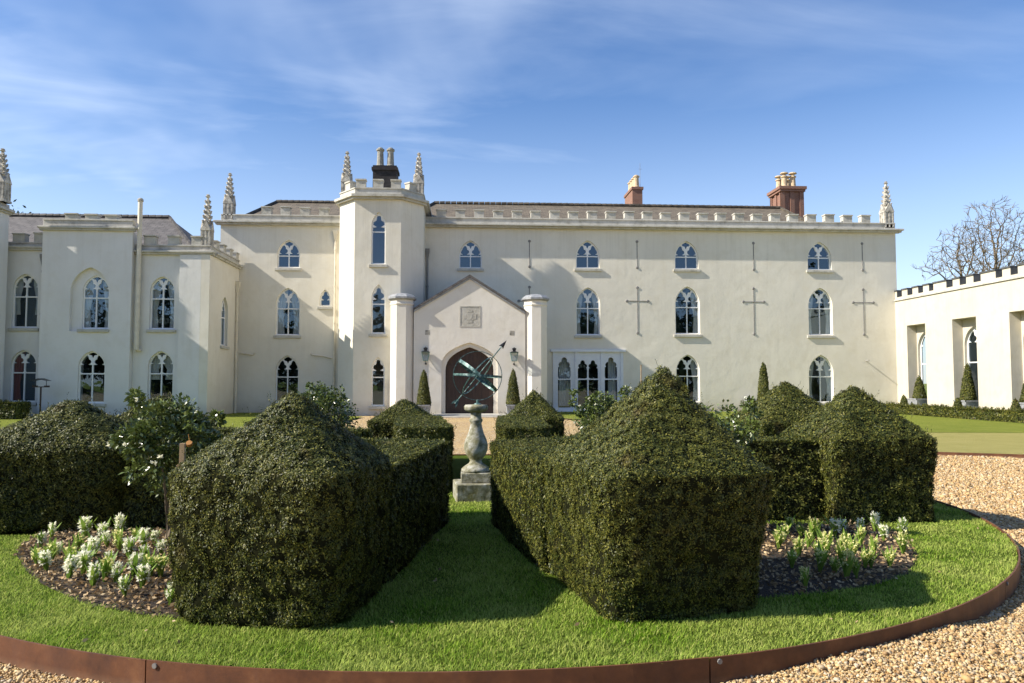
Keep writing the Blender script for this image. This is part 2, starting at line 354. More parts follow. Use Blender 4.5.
def face_map(ox, oy, ang):
    """wall coordinates (along, height, outward) -> world"""
    c, s = math.cos(ang), math.sin(ang)
    return lambda x, z, d: (ox+x*c+d*s, oy+x*s-d*c, z)
def poly2d(outer, holes, thick, T, d0, b=None):
    """flat plate with holes, thickness running inwards from d0"""
    cu = bpy.data.curves.new('t', 'CURVE'); cu.dimensions = '2D'; cu.fill_mode = 'BOTH'; cu.extrude = thick/2
    for ring in [outer]+list(holes):
        sp = cu.splines.new('POLY'); sp.points.add(len(ring)-1); sp.use_cyclic_u = True
        for p, (x, z) in zip(sp.points, ring): p.co = (x, z, 0, 1)
    ob = bpy.data.objects.new('t', cu); COL.objects.link(ob)
    me = bpy.data.meshes.new_from_object(ob.evaluated_get(bpy.context.evaluated_depsgraph_get()))
    vs = [T(v.co.x, v.co.y, d0-thick/2+v.co.z) for v in me.vertices]; fs = [tuple(p.vertices) for p in me.polygons]
    bpy.data.objects.remove(ob); bpy.data.curves.remove(cu); bpy.data.meshes.remove(me)
    b = b or MB(); b.add(vs, fs); return b
def arch(w, h, rise, x0=0, z0=0, n=9, inset=0):
    """pointed arch outline, feet at z0"""
    w2, hs = w/2, h-rise; Rr = (w*w/4+rise*rise)/w
    pts = [(x0-w2+inset, z0+inset)]
    a1 = math.atan2(rise, Rr-w2)
    ri = Rr-inset
    amax = math.acos(max(-1, min(1, (Rr-w2)/ri)))
    L = [(x0-w2+Rr-ri*math.cos(amax*i/n), z0+hs+ri*math.sin(amax*i/n)) for i in range(n+1)]
    Rt = [(2*x0-x, z) for x, z in L[:-1]][::-1]
    return pts+L+Rt+[(x0+w2-inset, z0+inset)]
def in_arch(w, h, rise, inset):
    w2, hs = w/2, h-rise; Rr = (w*w/4+rise*rise)/w; ri = Rr-inset
    def f(x, z):
        if z < inset or abs(x) > w2-inset: return False
        return z <= hs or (math.hypot(abs(x)+Rr-w2, z-hs) <= ri)
    return f
def star(cx, cz, union, cut, n=40):
    """outline of a union of shapes clipped by others, seen from one inner point"""
    out = []
    for i in range(n):
        a = 2*PI*i/n; c, s = math.cos(a), math.sin(a); r = .0
        while r < 3:
            x, z = cx+(r+.008)*c, cz+(r+.008)*s
            if not (any(f(x, z) for f in union) and all(f(x, z) for f in cut)): break
            r += .008
        if r > .004: out.append((cx+r*c, cz+r*s))
    return out
def circ(x0, z0, r): return lambda x, z: (x-x0)**2+(z-z0)**2 <= r*r
def rect(x0, x1, z0, z1): return lambda x, z: x0 <= x <= x1 and z0 <= z <= z1

def window(parent, T, x, z0, w, h, rise, zt, kind='two', curtain=None, sill=True, paint='white', setback=.13, frame_b=.06, label=None):
    """gothic window standing in a wall opening; T maps wall coordinates to world"""
    Tl = lambda a, b_, d: T(x+a, z0+b_, d)
    holes = []; b = frame_b; ia = in_arch(w, h, rise, b); hm = .027; hs = h-rise
    if kind == 'two':
        for sg in (-1, 1):
            xa, xb = sorted((sg*hm, sg*(w/2-b)))
            holes.append([(xa, b), (xb, b), (xb, zt-.025), (xa, zt-.025)])
            lx = sg*(w/4); q = w/1.2
            zs = max(zt+.10, hs+.10*q)
            un = [rect(xa, xb, zt+.025, zs), rect(lx-.11*q, lx+.11*q, zs-.02, zs+.32*q), circ(lx-.12*q, zs+.15*q, .115*q), circ(lx+.12*q, zs+.15*q, .115*q), circ(lx, zs+.36*q, .115*q)]
            cut = [ia, (lambda X, Z, sg=sg: sg*X > hm), (lambda X, Z, sg=sg, k=zs+.24*q: Z < k+sg*X*1.5-.045)]
            holes.append(star(lx, zs, un, cut))
        zc = zs+.50*q
        un = [circ(-.11*q, zc+.05*q, .10*q), circ(.11*q, zc+.05*q, .10*q), circ(0, zc+.12*q, .10*q), circ(0, zc, .08*q), (lambda X, Z: abs(X) < .1*q*(Z-(zc-.2*q))/(.2*q) and Z <= zc)]
        holes.append(star(0, zc+.03, un, [ia]))
    else:
        xb = w/2-b
        if zt: holes.append([(-xb, b), (xb, b), (xb, zt-.025), (-xb, zt-.025)])
        q = w/.75; zs = max((zt or b)+.1, hs-.02)
        un = [rect(-xb, xb, (zt+.025) if zt else b, zs), rect(-.13*q, .13*q, zs-.05, zs+.40*q), circ(-.17*q, zs+.20*q, .15*q), circ(.17*q, zs+.20*q, .15*q), circ(0, zs+.50*q, .14*q)]
        holes.append(star(0, zs, un, [ia]))
    fr = poly2d(arch(w, h, rise), holes, .07, Tl, -setback).build('window', paint, parent)
    if label: fr['label'] = label
    pb = MB(); o = arch(w, h, rise, inset=.03); pb.add([Tl(px, pz, -setback-.035) for px, pz in o], [tuple(range(len(o)))]); pb.build('pane', 'glass', fr)
    if sill:
        sb = MB(); sb.box((-w/2-.10, -.16, -.06), (w/2+.10, -.03, .085), lambda a, d, c: Tl(a, c*0+d, c)); sb.build('sill', 'trim', fr, bevel=.008)
    if curtain:
        cm, lo_, widths = curtain
        for sg, wd in zip((-1, 1), widths):
            if not wd: continue
            c = MB(); n = 14; rows = []
            for zz, pinch in ((lo_, .75), (lo_+(h-lo_)*.35, .62), (h*.8, 1.0), (h-.05, 1.0)):
                rows.append([Tl(sg*(w/2+.02-wd*pinch*i/n), zz, -setback-.16+.03*math.sin(i*1.9+x)) for i in range(n+1)])
            c.loft(rows, closed=False); c.build('curtain', cm, fr, smooth=True)
    return fr
def sheet_obj(name, poly, z, mat, kind='structure'):
    b = MB(); b.add([(x, y, z) for x, y in poly], [tuple(range(len(poly)))]); o = b.build(name, mat); o['kind'] = kind; return o

# ---------------------------------------------------------------- ground
CX, CY, RAD = .09, 9.55, 5.70          # the round bed in the drive
def sst(a, b, x):
    t = np.clip((np.asarray(x, float)-a)/(b-a), 0, 1); return t*t*(3-2*t)
def gz(x, y): return .062*sst(1.2, 2.3, x)*(1-sst(2.9, 3.6, x))*(1-sst(5.0, 6.5, y))
b = MB(); b.add([(-900, -900, -.45), (900, -900, -.45), (900, 900, -.45), (-900, 900, -.45)], [(0, 1, 2, 3)]); b.build('terrain', 'lawnfar')['kind'] = 'structure'
xs = np.concatenate([np.linspace(-60, -9, 12), np.linspace(-8, 8, 49), np.linspace(9, 60, 12)]); ys = np.concatenate([np.linspace(-60, -1, 8), np.linspace(0, 12, 37), np.linspace(13, 50, 14)])
gx, gy = np.meshgrid(xs, ys); V = np.stack([gx, gy, gz(gx, gy)], -1).reshape(-1, 3)
nx = len(xs); F = np.array([(j*nx+i, j*nx+i+1, (j+1)*nx+i+1, (j+1)*nx+i) for j in range(len(ys)-1) for i in range(nx-1)])
link('gravel', npmesh('gravel', V, F, ['gravel'], True))['kind'] = 'structure'
LZ = .122
sheet_obj('lawn', [(CX+RAD*math.cos(2*PI*i/96), CY+RAD*math.sin(2*PI*i/96)) for i in range(96)], LZ, 'lawn')
BED_L = [(-.75, 7.95), (-4.1, 7.7), (-4.05, 7.2), (-3.83, 6.75), (-3.45, 6.2), (-3.1, 5.78), (-2.58, 5.28), (-2.05, 4.98), (-1.5, 4.80), (-.85, 5.0)]
BED_R = [(.85, 7.9), (4.3, 7.6), (4.15, 6.9), (3.85, 6.25), (3.4, 5.65), (2.96, 5.36), (2.5, 5.2), (2.1, 5.1), (1.5, 5.1)]
BED_RL = [(-1.3, 14.2), (-4.3, 11.6), (-1.5, 11.0), (-1.2, 11.4)]; BED_RR = [(1.4, 14.2), (4.5, 11.6), (1.9, 11.0), (1.4, 11.4)]
def inpoly(P, poly):
    x, y = P[:, 0], P[:, 1]; r = np.zeros(len(P), bool); n = len(poly)
    for i in range(n):
        (x0, y0), (x1, y1) = poly[i], poly[(i+1) % n]
        if y0 == y1: continue
        r ^= ((y0 > y) != (y1 > y)) & (x < (x1-x0)*(y-y0)/(y1-y0)+x0)
    return r
for bd in (BED_L, BED_R, BED_RL, BED_RR): sheet_obj('soil', bd, LZ+.006, 'soil')
RL = [(9.9, 16.6), (10.3, 15.9), (12, 15.1), (15, 14.2), (24, 13), (60, 8), (60, 38.9), (4.0, 38.9), (3.7, 33), (4.5, 31.2), (7, 31), (9.2, 29), (10, 25), (10, 20)]
sheet_obj('lawn', RL, .05, 'lawnpale')
sheet_obj('lawn', [(12.5, 22.5), (40, 19.0), (40, 38.85), (4.1, 38.85), (3.8, 33.1), (4.6, 31.4), (7.2, 31.2), (9.6, 29.2), (11, 25.5)], .056, 'lawnfar')
sheet_obj('lawn', [(-60, 19.5), (-12, 20.5), (-8.5, 23), (-7, 28), (-4.8, 31.5), (-4.6, 34.2), (-6.5, 35), (-7, 38.9), (-60, 38.9)], .05, 'lawnfar')
# rusted edging strip of the right-hand lawn
be = MB()
pts = RL[12:]+RL[:5]
for (x0, y0), (x1, y1) in zip(pts, pts[1:]):
    d = Vector((x1-x0, y1-y0, 0)).normalized(); n = Vector((-d.y, d.x, 0))*.02
    be.add([(x0-n.x, y0-n.y, -.02), (x1-n.x, y1-n.y, -.02), (x1+n.x, y1+n.y, -.02), (x0+n.x, y0+n.y, -.02), (x0-n.x, y0-n.y, .075), (x1-n.x, y1-n.y, .075), (x1+n.x, y1+n.y, .075), (x0+n.x, y0+n.y, .075)],
           [(0, 3, 2, 1), (4, 5, 6, 7), (0, 1, 5, 4), (1, 2, 6, 5), (2, 3, 7, 6), (3, 0, 4, 7)])
tag(be.build('lawn_edging', 'corten'), 'thin rusty strip edging the lawn below the right wing', 'edging')

# the rusted steel ring
ring = thing('steel_edging', (CX, CY, 0), 'rust brown steel ring edging the round lawn, bolted in panels', 'edging')
for k in range(12):
    a0 = R(-90-17.9)+k*2*PI/12; b = MB(); n = 14; rs = []
    for i in range(n+1):
        a = a0+.0007+(2*PI/12-.0014)*i/n; c, s = math.cos(a), math.sin(a); wob = .003*math.sin(7*a+k)
        rs.append([(CX+(RAD+.012)*c, CY+(RAD+.012)*s, -.16), (CX+(RAD+.012)*c, CY+(RAD+.012)*s, .150+wob), (CX+RAD*c, CY+RAD*s, .150+wob), (CX+RAD*c, CY+RAD*s, -.16)])
    b.loft(rs); p = b.build('steel_panel', 'corten', ring)
    for da in (.010,):
        a = a0+da; c, s = math.cos(a), math.sin(a); q = MB()
        q.tube([(CX+(RAD+.0)*c, CY+(RAD+.0)*s, .125), (CX+(RAD+.02)*c, CY+(RAD+.02)*s, .125)], .014, 8); q.build('bolt', 'iron', p)

# ---------------------------------------------------------------- the house
FY = 39.0
house = thing('country_house', (8, FY, 0), 'long cream gothic house with octagonal tower, gabled porch and battlements', 'house')
TF = face_map(0, FY, 0)
XL, XR, ZC = -12.6, 23.25, 9.66
wins = []     # (x, z0, w, h, rise, zt, kind, curtain, sill)
def pxw(u0, u1, v0, v1, Y=FY):
    xa, zb = onY(u0, v1, Y); xb, zt = onY(u1, v0, Y); return (xa+xb)/2, zb, xb-xa, zt-zb
def add_win(lst, u0, u1, v0, v1, ztf, kind, cur, sill, Y=FY, hh=None, rr=None):
    x, z0, w, h = pxw(u0, u1, v0, v1, Y); h = hh or h
    rise = min((rr or .70)*w, h*.62); lst.append([x, z0, w, h, rise, ztf*h if ztf else 0, kind, cur, sill])
CU = ('curtain', .05, (.42, .42)); CU1 = ('curtain', .05, (0, .45)); CU2 = ('curtain', .05, (.5, 0))
for (u0, u1, v0, v1) in ((277, 300, 240, 267.5), (459, 482, 240.5, 268), (576, 599.5, 240.5, 268), (675, 698, 241, 268.8), (808, 831, 242, 269.7)):
    add_win(wins, u0, u1, v0, v1, .43, 'two', None, True)
for (u0, u1, v0, v1, cu) in ((275.5, 300, 288, 335, ('curtain', .05, (.55, .55))), (576, 600, 287.5, 335, CU), (675.5, 699.5, 286.5, 334, CU1), (809, 832, 288, 335, CU)):
    add_win(wins, u0, u1, v0, v1, .56, 'two', cu, True)
for (u0, u1, v0, v1, cu) in ((275, 299, 355.5, 402.5, None), (676.5, 699.5, 354.5, 402, CU1), (809.5, 833, 355, 402.5, CU)):
    add_win(wins, u0, u1, v0, v1, .54, 'two', cu, True)
add_win(wins, 319.5, 330.5, 289.5, 306, 0, 'one', None, True, rr=1.1)
# triple garden window
fx0, fz0 = onY(553, 413.5, FY); fx1, fz1 = onY(623, 352, FY)
holes = [arch(w, h, rise, x, z0, inset=0) for x, z0, w, h, rise, *_ in wins]+[[(fx0, .05), (fx1, .05), (fx1, fz1), (fx0, fz1)]]
TW_X0, TW_X1 = -6.25, -2.15
# the front wall runs behind the tower as one sheet
poly2d([(XL, -.3), (XR, -.3), (XR, ZC), (XL, ZC)], holes, .4, TF, 0).build('front_wall', 'plaster', house)
bw = MB()
bw.box((XL, FY+.4, -.3), (XL+.4, FY+9, ZC)); bw.box((XR-.4, FY+.4, -.3), (XR, FY+9, ZC)); bw.box((XL, FY+9, -.3), (XR, FY+9.4, ZC)); bw.build('rear_wall', 'plaster', house)
iw = MB(); iw.box((XL+.5, FY+2.2, -.2), (XR-.5, FY+2.35, ZC-.1))
for zf in (-.1, 2.95, 6.35, 9.3): iw.box((XL+.5, FY+.45, zf), (XR-.5, FY+2.15, zf+.12))
iw.build('inner_wall', 'inner', house)
for x, z0, w, h, rise, zt, kind, cu, sill in wins: window(house, TF, x, z0, w, h, rise, zt, kind, cu, sill)
# triple window: pale blue frame with three lights
W3 = fx1-fx0; H3 = fz1-.05; Tt = lambda a, b_, d: TF(fx0+a, .05+b_, d)
q = W3/70.0; h3 = []
for (ua, ub, v0) in ((558, 570.5, 356.5), (577.5, 598, 355.5), (604.5, 617, 357)):
    xa, xb = (ua-553)*q, (ub-553)*q; xc = (xa+xb)/2; w = xb-xa; top = H3-(v0-352)*q*1.02; zt = H3-(379-352)*q
    if w < .8:
        h3.append([(xa, .22), (xb, .22), (xb, zt-.03), (xa, zt-.03)])
        zs = zt+.62
        h3.append(star(xc, zs, [rect(xa, xb, zt+.03, zs), rect(xc-.16, xc+.16, zs-.1, zs+.2), circ(xc-.15, zs+.14, .15), circ(xc+.15, zs+.14, .15), circ(xc, zs+.38, .15), rect(xc-.08, xc+.08, zs, zs+.4)], [lambda X, Z, t=top: Z < t]))
    else:
        for sg in (-1, 1):
            a, c_ = sorted((xc+sg*.035, xc+sg*w/2)); lx = xc+sg*w/4; zs = zt+.56
            h3.append([(a, .22), (c_, .22), (c_, zt-.03), (a, zt-.03)])
            h3.append(star(lx, zs, [rect(a, c_, zt+.03, zs), rect(lx-.14, lx+.14, zs-.1, zs+.2), circ(lx-.12, zs+.13, .12), circ(lx+.12, zs+.13, .12), circ(lx, zs+.32, .12), rect(lx-.06, lx+.06, zs, zs+.3)], [lambda X, Z, sg=sg, xc=xc: sg*(X-xc) > .035, lambda X, Z, sg=sg, xc=xc, k=zs+.2: Z < k+sg*(X-xc)*1.2]))
        h3.append(star(xc, top-.22, [circ(xc-.12, top-.2, .11), circ(xc+.12, top-.2, .11), circ(xc, top-.1, .1), circ(xc, top-.32, .07)], [lambda X, Z, t=top: Z < t]))
fw = poly2d([(0, 0), (W3, 0), (W3, H3), (0, H3)], h3, .10, Tt, .015).build('garden_window', 'bluewhite', house, )
hb = MB(); hb.box((-.12, H3, -.05), (W3+.12, H3+.13, .14), lambda a, d, c: Tt(a, d, c)); hb.box((-.0, -.05, .02), (W3, .06, .2), lambda a, d, c: Tt(a, d, c))
for xx in (0.0, 24.2*q-.12, 48*q-.02, W3-.14): hb.box((xx, .06, .016), (xx+.14, H3, .06), lambda a, d, c: Tt(a, d, c))
hb.build('frame', 'bluewhite', fw)
pb = MB(); pb.add([Tt(a, z, -.11) for a, z in ((.05, .1), (W3-.05, .1), (W3-.05, H3-.05), (.05, H3-.05))], [(0, 1, 2, 3)]); pb.build('pane', 'glass', fw)
for xa, xb in ((.35, .75), (.75, .95), (W3-.75, W3-.35)):
    c = MB(); c.loft([[Tt(xa+(xb-xa)*i/12, zz, -.3+.03*math.sin(i*1.7)) for i in range(13)] for zz in (.3, 1.5, H3-.1)], closed=False); c.build('curtain', 'curtain', fw, smooth=True)
# cornices, parapets, merlons
def battlement(parent, T, x0, x1, z, merl_h=.42, merl_w=.5, step=1.0, first=None, proj=.26, par_h=.38, thick=.34, mat='trim', skip=(), ends=(0, 0)):
    c = MB(); c.box((x0-ends[0], z, -.1), (x1+ends[1], z+.09, proj*.65), lambda a, d, e: T(a, d, e)); c.box((x0-ends[0]*1.3, z+.09, -.1), (x1+ends[1]*1.3, z+.19, proj), lambda a, d, e: T(a, d, e)); c.build('cornice', mat, parent, bevel=.012)
    pz = z+.19; p = MB(); p.box((x0, pz, -thick), (x1, pz+par_h-.07, .0), lambda a, d, e: T(a, d, e)); p.box((x0, pz+par_h-.07, -thick-.03), (x1, pz+par_h, .035), lambda a, d, e: T(a, d, e))
    po = p.build('parapet', mat, parent, bevel=.01)
    x = first if first is not None else x0+.1
    while x+merl_w <= x1+.02:
        if not any(a <= x <= b_ for a, b_ in skip):
            m = MB(); j = random.uniform(-.025, .025); x += random.uniform(-.02, .02)
            m.box((x, pz+par_h, -thick), (x+merl_w, pz+par_h+merl_h-.06, .0), lambda a, d, e: T(a, d, e)); m.box((x-.03, pz+par_h+merl_h-.06+j, -thick-.04), (x+merl_w+.03, pz+par_h+merl_h+j, .045), lambda a, d, e: T(a, d, e))
            m.build('merlon', mat, po)
        x += step
    return pz+par_h
battlement(house, TF, -2.2, XR, ZC, first=-1.55, proj=.37, ends=(0, .22), skip=((22.3, 24),))
battlement(house, TF, XL, -6.3, ZC, proj=.34, first=-10.55, step=.98, merl_w=.48, ends=(.22, 0))
rb = MB(); rb.box((XR-.34, FY+.3, ZC), (XR, FY+9, ZC+.55)); rb.box((XL, FY+.3, ZC), (XL+.34, FY+9, ZC+.55)); rb.build('side_parapet', 'trim', house)
# roofs
def hip(name, x0, x1, y0, y1, z0, zr, xr0, xr1, mat, parent):
    ym = (y0+y1)/2; b = MB()
    v = [(x0, y0, z0), (x1, y0, z0), (x1, y1, z0), (x0, y1, z0), (xr0, ym, zr), (xr1, ym, zr)]
    b.add(v, [(0, 1, 5, 4), (1, 2, 5), (2, 3, 4, 5), (3, 0, 4)]); o = b.build(name, mat, parent, uv=True)
    t = MB(); n = max(2, int((xr1-xr0)/.33))
    for i in range(n):
        a = xr0+(xr1-xr0)*i/n; t.tube([(a, ym, zr+.03), (a+(xr1-xr0)/n*.93, ym, zr+.045)], .12, 6)
    for (a, c) in ((0, 4), (1, 5)): t.tube([(v[a][0], v[a][1], v[a][2]+.04), (v[c][0], v[c][1], v[c][2]+.04)], .09, 5)
    t.build('ridge_tile', mat, o); return o
hip('roof', -3.5, 19.15, FY+.4, FY+9, 10.0, 12.05, -1.9, 18.9, 'slate', house)
hip('roof', -12.0, -4.8, FY+.5, FY+9, 10.0, 12.0, -11.0, -5.2, 'slate', house)
# octagonal tower
TY = 36.2; TP = [(-6.28, FY+.2), (-6.28, 37.35), (-5.38, TY), (-3.16, TY), (-2.14, 37.35), (-2.14, FY+.2)]
TZ = 10.42
seg = list(zip(TP, TP[1:]))
tw = []
for (u0, u1, v0, v1, zf) in ((371, 386, 212, 264, .62), (371, 385.7, 284.5, 333.5, .60), (371, 384.8, 307/4+280, 406, .58)):
    add_win(tw, u0, u1, v0, v1, zf, 'one', None, True, Y=TY, rr=1.05)
ftop = []
for i, ((xa, ya), (xb, yb)) in enumerate(seg):
    L = math.hypot(xb-xa, yb-ya); ang = math.atan2(yb-ya, xb-xa); T = face_map(xa, ya, ang)
    e = .3*math.tan(R(22)); ea = 0 if i == 0 else e; eb = 0 if i == 4 else e
    hs_ = [arch(w, h, rise, x-xa, z0) for x, z0, w, h, rise, *_ in tw] if i == 2 else []
    # mitred inner ends are left to overlap inside the wall thickness
    poly2d([(0, -.3), (L, -.3), (L, TZ), (0, TZ)], hs_, .22, T, 0).build('tower_wall', 'plaster', house)
    if i == 2:
        for x, z0, w, h, rise, zt, kind, cu, sill in tw: window(house, T, x-xa, z0, w, h, rise, zt, kind, None, sill, setback=.10)
def offset_ring(poly, d):
    out = []
    c = (sum(p[0] for p in poly)/len(poly), sum(p[1] for p in poly)/len(poly))
    n = len(poly)
    for i in range(n):
        p0, p1, p2 = Vector(poly[i-1]), Vector(poly[i]), Vector(poly[(i+1) % n])
        d1 = (p1-p0).normalized(); d2 = (p2-p1).normalized(); n1 = Vector((d1.y, -d1.x)); n2 = Vector((d2.y, -d2.x)); m = (n1+n2); m = m/(m.length_squared/2) if m.length > .01 else n1
        s = 1 if n1.dot(p1-Vector(c)) > 0 else -1
        out.append(tuple(p1+m*d*s))
    return out
TPB = [(-6.28, FY+2.0)]+TP[1:-1]+[(-2.14, FY+2.0)]
b = MB()
b.prism(offset_ring(TPB, .16), TZ, TZ+.10); b.prism(offset_ring(TPB, .27), TZ+.101, TZ+.22); b.build('cornice', 'trim', house)
b = MB(); b.prism(TPB, TZ+.221, TZ+.52); b.prism(offset_ring(TPB, .035), TZ+.521, TZ+.58); po = b.build('parapet', 'trim', house)
for (xa, ya), (xb, yb), k in ((TPB[1], TPB[2], 1), (TPB[2], TPB[3], 3), (TPB[3], TPB[4], 1)):
    L = math.hypot(xb-xa, yb-ya); T = face_map(xa, ya, math.atan2(yb-ya, xb-xa))
    for xx in ([L/2-.22] if k == 1 else [.04, L/2-.24, L-.5]):
        m = MB(); m.box((xx, TZ+.58, -.32), (xx+.46, TZ+.93, -.0), lambda a, d, e: T(a, d, e)); m.box((xx-.03, TZ+.93, -.35), (xx+.49, TZ+1.0, .04), lambda a, d, e: T(a, d, e)); m.build('merlon', 'trim', po)
b = MB(); b.box((-6.2, FY+.05, 9.9), (-2.2, FY+2.0, TZ)); b.build('tower_rear', 'plaster', house)
# pinnacles
def pinnacle(parent, x, y, z, zt, w=.5, mat='pinn'):
    h = zt-z; b = MB(); s = w/2; hb = h*.40
    b.box((x-s, y-s, z), (x+s, y+s, z+hb)); b.box((x-s-.04, y-s-.04, z), (x+s+.04, y+s+.04, z+.10))
    for k in range(4):                       # panel mouldings and gablets on each face
        T = face_map(x, y, k*PI/2)
        for xx in (-s+.01, -.035, s-.08): b.box((xx, z+.14, s-.01), (xx+.07, z+hb-.02, s+.025), lambda a, d, e: T(a, d, e))
        g = [(-s-.03, z+hb-.12), (s+.03, z+hb-.12), (s*.2, z+hb+.28), (0, z+hb+.36), (-s*.2, z+hb+.28)]
        b.loft([[T(p[0], p[1], s-.08) for p in g], [T(p[0], p[1], s+.035) for p in g]])
    b.lathe([(s*1.05, hb-.02), (s*.80, hb+.35*h*.3), (s*.30, h*.90), (s*.22, h*.93)], (x, y, z), 8, PI/8)
    n = 5
    for i in range(n):
        f = (i+.5)/n; zz = z+hb+.16+(h*.92-hb-.22)*f; rr = s*(.85*(1-f)+.28*f)*.9
        for k in range(4):
            a = k*PI/2+PI/4; cs = .105*(1-f*.35)
            p = Vector((x+rr*math.cos(a), y+rr*math.sin(a), zz)); out = Vector((math.cos(a), math.sin(a), .5))
            b.tube([p-out*.04-Vector((0, 0, .06)), p+out*cs*.45-Vector((0, 0, .01)), p+out*cs*.85+Vector((0, 0, .04)), p+out*cs*.6+Vector((0, 0, .08))], [cs*.55, cs*.75, cs*.55, cs*.2], 6)
    b.lathe([(s*.2, h*.92), (.06, h*.935), (.12, h*.95), (.06, h*.965), (.09, h*.98), (.0, h)], (x, y, z), 8)
    return b.build('pinnacle', mat, parent)
pinnacle(house, -12.25, FY+.22, ZC+.2, 12.45, .46)
pinnacle(house, 22.93, FY+.25, ZC+.2, 12.6, .50)
pinnacle(house, -6.02, 37.75, TZ+.3, 13.25, .46); pinnacle(house, -2.42, 37.75, TZ+.3, 13.25, .46)
# chimneys
def pots(parent, lst, mat, cowl=False):
    for x, y, z, h, r in lst:
        p = MB(); p.lathe([(r*1.1, 0), (r*1.1, .08), (r*.92, .12), (r*.78, h*.8), (r*1.05, h*.84), (r*1.05, h*.92), (r*.8, h*.94), (r*.55, h)], (x, y, z), 12)
        if cowl:
            p.lathe([(r*.5, h), (r*.5, h+.08), (r*1.3, h+.10), (r*1.1, h+.17), (0.01, h+.2)], (x, y, z), 10)
        p.build('chimney_pot', mat, parent, smooth=False)
b = MB(); b.box((-4.84, 38.6, 10.5), (-3.62, 39.7, 12.55)); b.box((-4.90, 38.53, 12.55), (-3.56, 39.77, 12.70)); b.box((-4.84, 38.6, 12.70), (-3.62, 39.7, 12.80)); ch = b.build('chimney', 'soot', house)
pots(ch, [(-4.50, 38.95, 12.80, 1.02, .20), (-3.97, 38.95, 12.80, 1.02, .20)], 'potgrey')
x0, _ = onY(632.5, 200, 47); x1, _ = onY(642.5, 200, 47)
b = MB(); b.box((x0, 47, 10), (x1, 49.3, 13.95)); b.box((x0-.06, 46.94, 13.95), (x1+.06, 49.36, 14.12)); ch = b.build('chimney', 'brick', house, uv=True)
pots(ch, [((x0+x1)/2, yy, 14.11, .85, .2) for yy in (47.3, 47.85, 48.4, 48.95)], 'pot')
b = MB(); b.tube([(x1+.12, 48.1, 12.0), (x1+.12, 48.1, 16.0)], .010, 5); b.tube([(x1+.0, 48.1, 15.6), (x1+.24, 48.1, 15.6)], .007, 4); b.build('aerial', 'darkpipe', ch)
x0, _ = onY(781, 200, 45); x1, _ = onY(804, 200, 45); b = MB(); y0 = 45.0; dp = 1.7
b.box((x0+.08, y0+.08, 10.0), (x1-.08, y0+dp-.08, 13.55))
for i in range(3):
    xx = x0+(x1-x0-.26)*i/2; b.box((xx, y0, 10), (xx+.26, y0+.1, 13.45)); b.box((xx, y0+dp-.1, 10), (xx+.26, y0+dp, 13.45))
for i in range(3):
    yy = y0+(dp-.26)*i/2
    b.box((x0-.0, yy+.01, 10), (x0+.1, yy+.25, 13.44)); b.box((x1-.1, yy+.01, 10), (x1, yy+.25, 13.44))
b.box((x0-.07, y0-.07, 13.45), (x1+.07, y0+dp+.07, 13.59)); b.box((x0-.14, y0-.14, 13.59), (x1+.14, y0+dp+.14, 13.77)); ch = b.build('chimney', 'brick', house, uv=True)
pots(ch, [(x0+.40, y0+.4, 13.77, .80, .2), (x0+.95, y0+.4, 13.77, .80, .2), (x0+.40, y0+1.2, 13.77, .80, .2), (x0+.95, y0+1.2, 13.77, .80, .2)], 'pot', True)
# tie bars: a plain rod above, a cross below
def boss(b, x, z, r=.085): b.lathe([(r*.4, -.05), (r, -.03), (r, 0), (r*.5, .03), (.01, .04)], (0, 0, 0), 8); 
def tie_bar(u, v0, v1, cross=None):
    x, za = onY(u, v0, FY-.05); _, zb = onY(u, v1, FY-.05); b = MB(); Y = FY+.008
    b.tube([(x, Y, za), (x, Y, zb)], .028, 6)
    ends = [(x, za), (x, zb)]
    if cross:
        _, zc = onY(u, cross, FY-.05); b.tube([(x-.56, Y-.004, zc), (x+.56, Y-.004, zc)], .028, 6); ends += [(x-.56, zc), (x+.56, zc)]
    for ex, ez in ends:
        b.tube([(ex, FY+.02, ez), (ex, Y-.04, ez)], [.095, .06], 8)
    b.build('tie_bar', 'iron', house)
tie_bar(529.5, 241, 266.5); tie_bar(529.5, 287, 318, 301)
tie_bar(637.2, 241.5, 267.5); tie_bar(637.5, 287.5, 333, 301)
tie_bar(753.7, 243, 269.5); tie_bar(753.8, 288.5, 334, 301.8)
tie_bar(862.5, 243.5, 270); tie_bar(863.5, 289.5, 334.5, 302.5)
# pipes
def pipe(parent, x, y, z0, z1, r=.055, mat='pipe', hopper=True, name='downpipe'):
    b = MB(); b.tube([(x, y, z0), (x, y, z1)], r, 8)
    z = z0+.8
    while z < z1-.3: b.tube([(x, y, z), (x, y, z+.09)], r*1.35, 8); z += 1.9
    o = b.build(name, mat, parent, smooth=False)
    if hopper:
        h = MB(); h.lathe([(r*1.1, -.45), (r*2.6, -.1), (r*3.1, .0), (r*3.1, .12)], (x, y, z1), 4, PI/4); h.build('hopper', mat, o)
    return o
pipe(house, onY(335.5, 300, FY)[0]-.02, FY-.09, 0, 9.3); pipe(house, onY(426.3, 300, FY)[0]+.05, FY-.09, 0, 8.4, .05, 'darkpipe')
b = MB(); xa, za = onY(311, 355, FY); xb, zb = onY(333, 358.5, FY); b.tube([(xa, FY-.05, za+.08), (xa+.05, FY-.06, za), (xb-.5, FY-.06, za-.05), (xb, FY-.06, zb)], .035, 6); b.build('waste_pipe', 'pipe', house)
b = MB(); xa, za = onY(240, 353, FY); xb, zb = onY(255, 355, FY); b.tube([(xa, FY-.06, za), (xb-.08, FY-.06, zb), (xb, FY-.06, zb+.12)], .035, 6); b.build('waste_pipe', 'pipe', house)
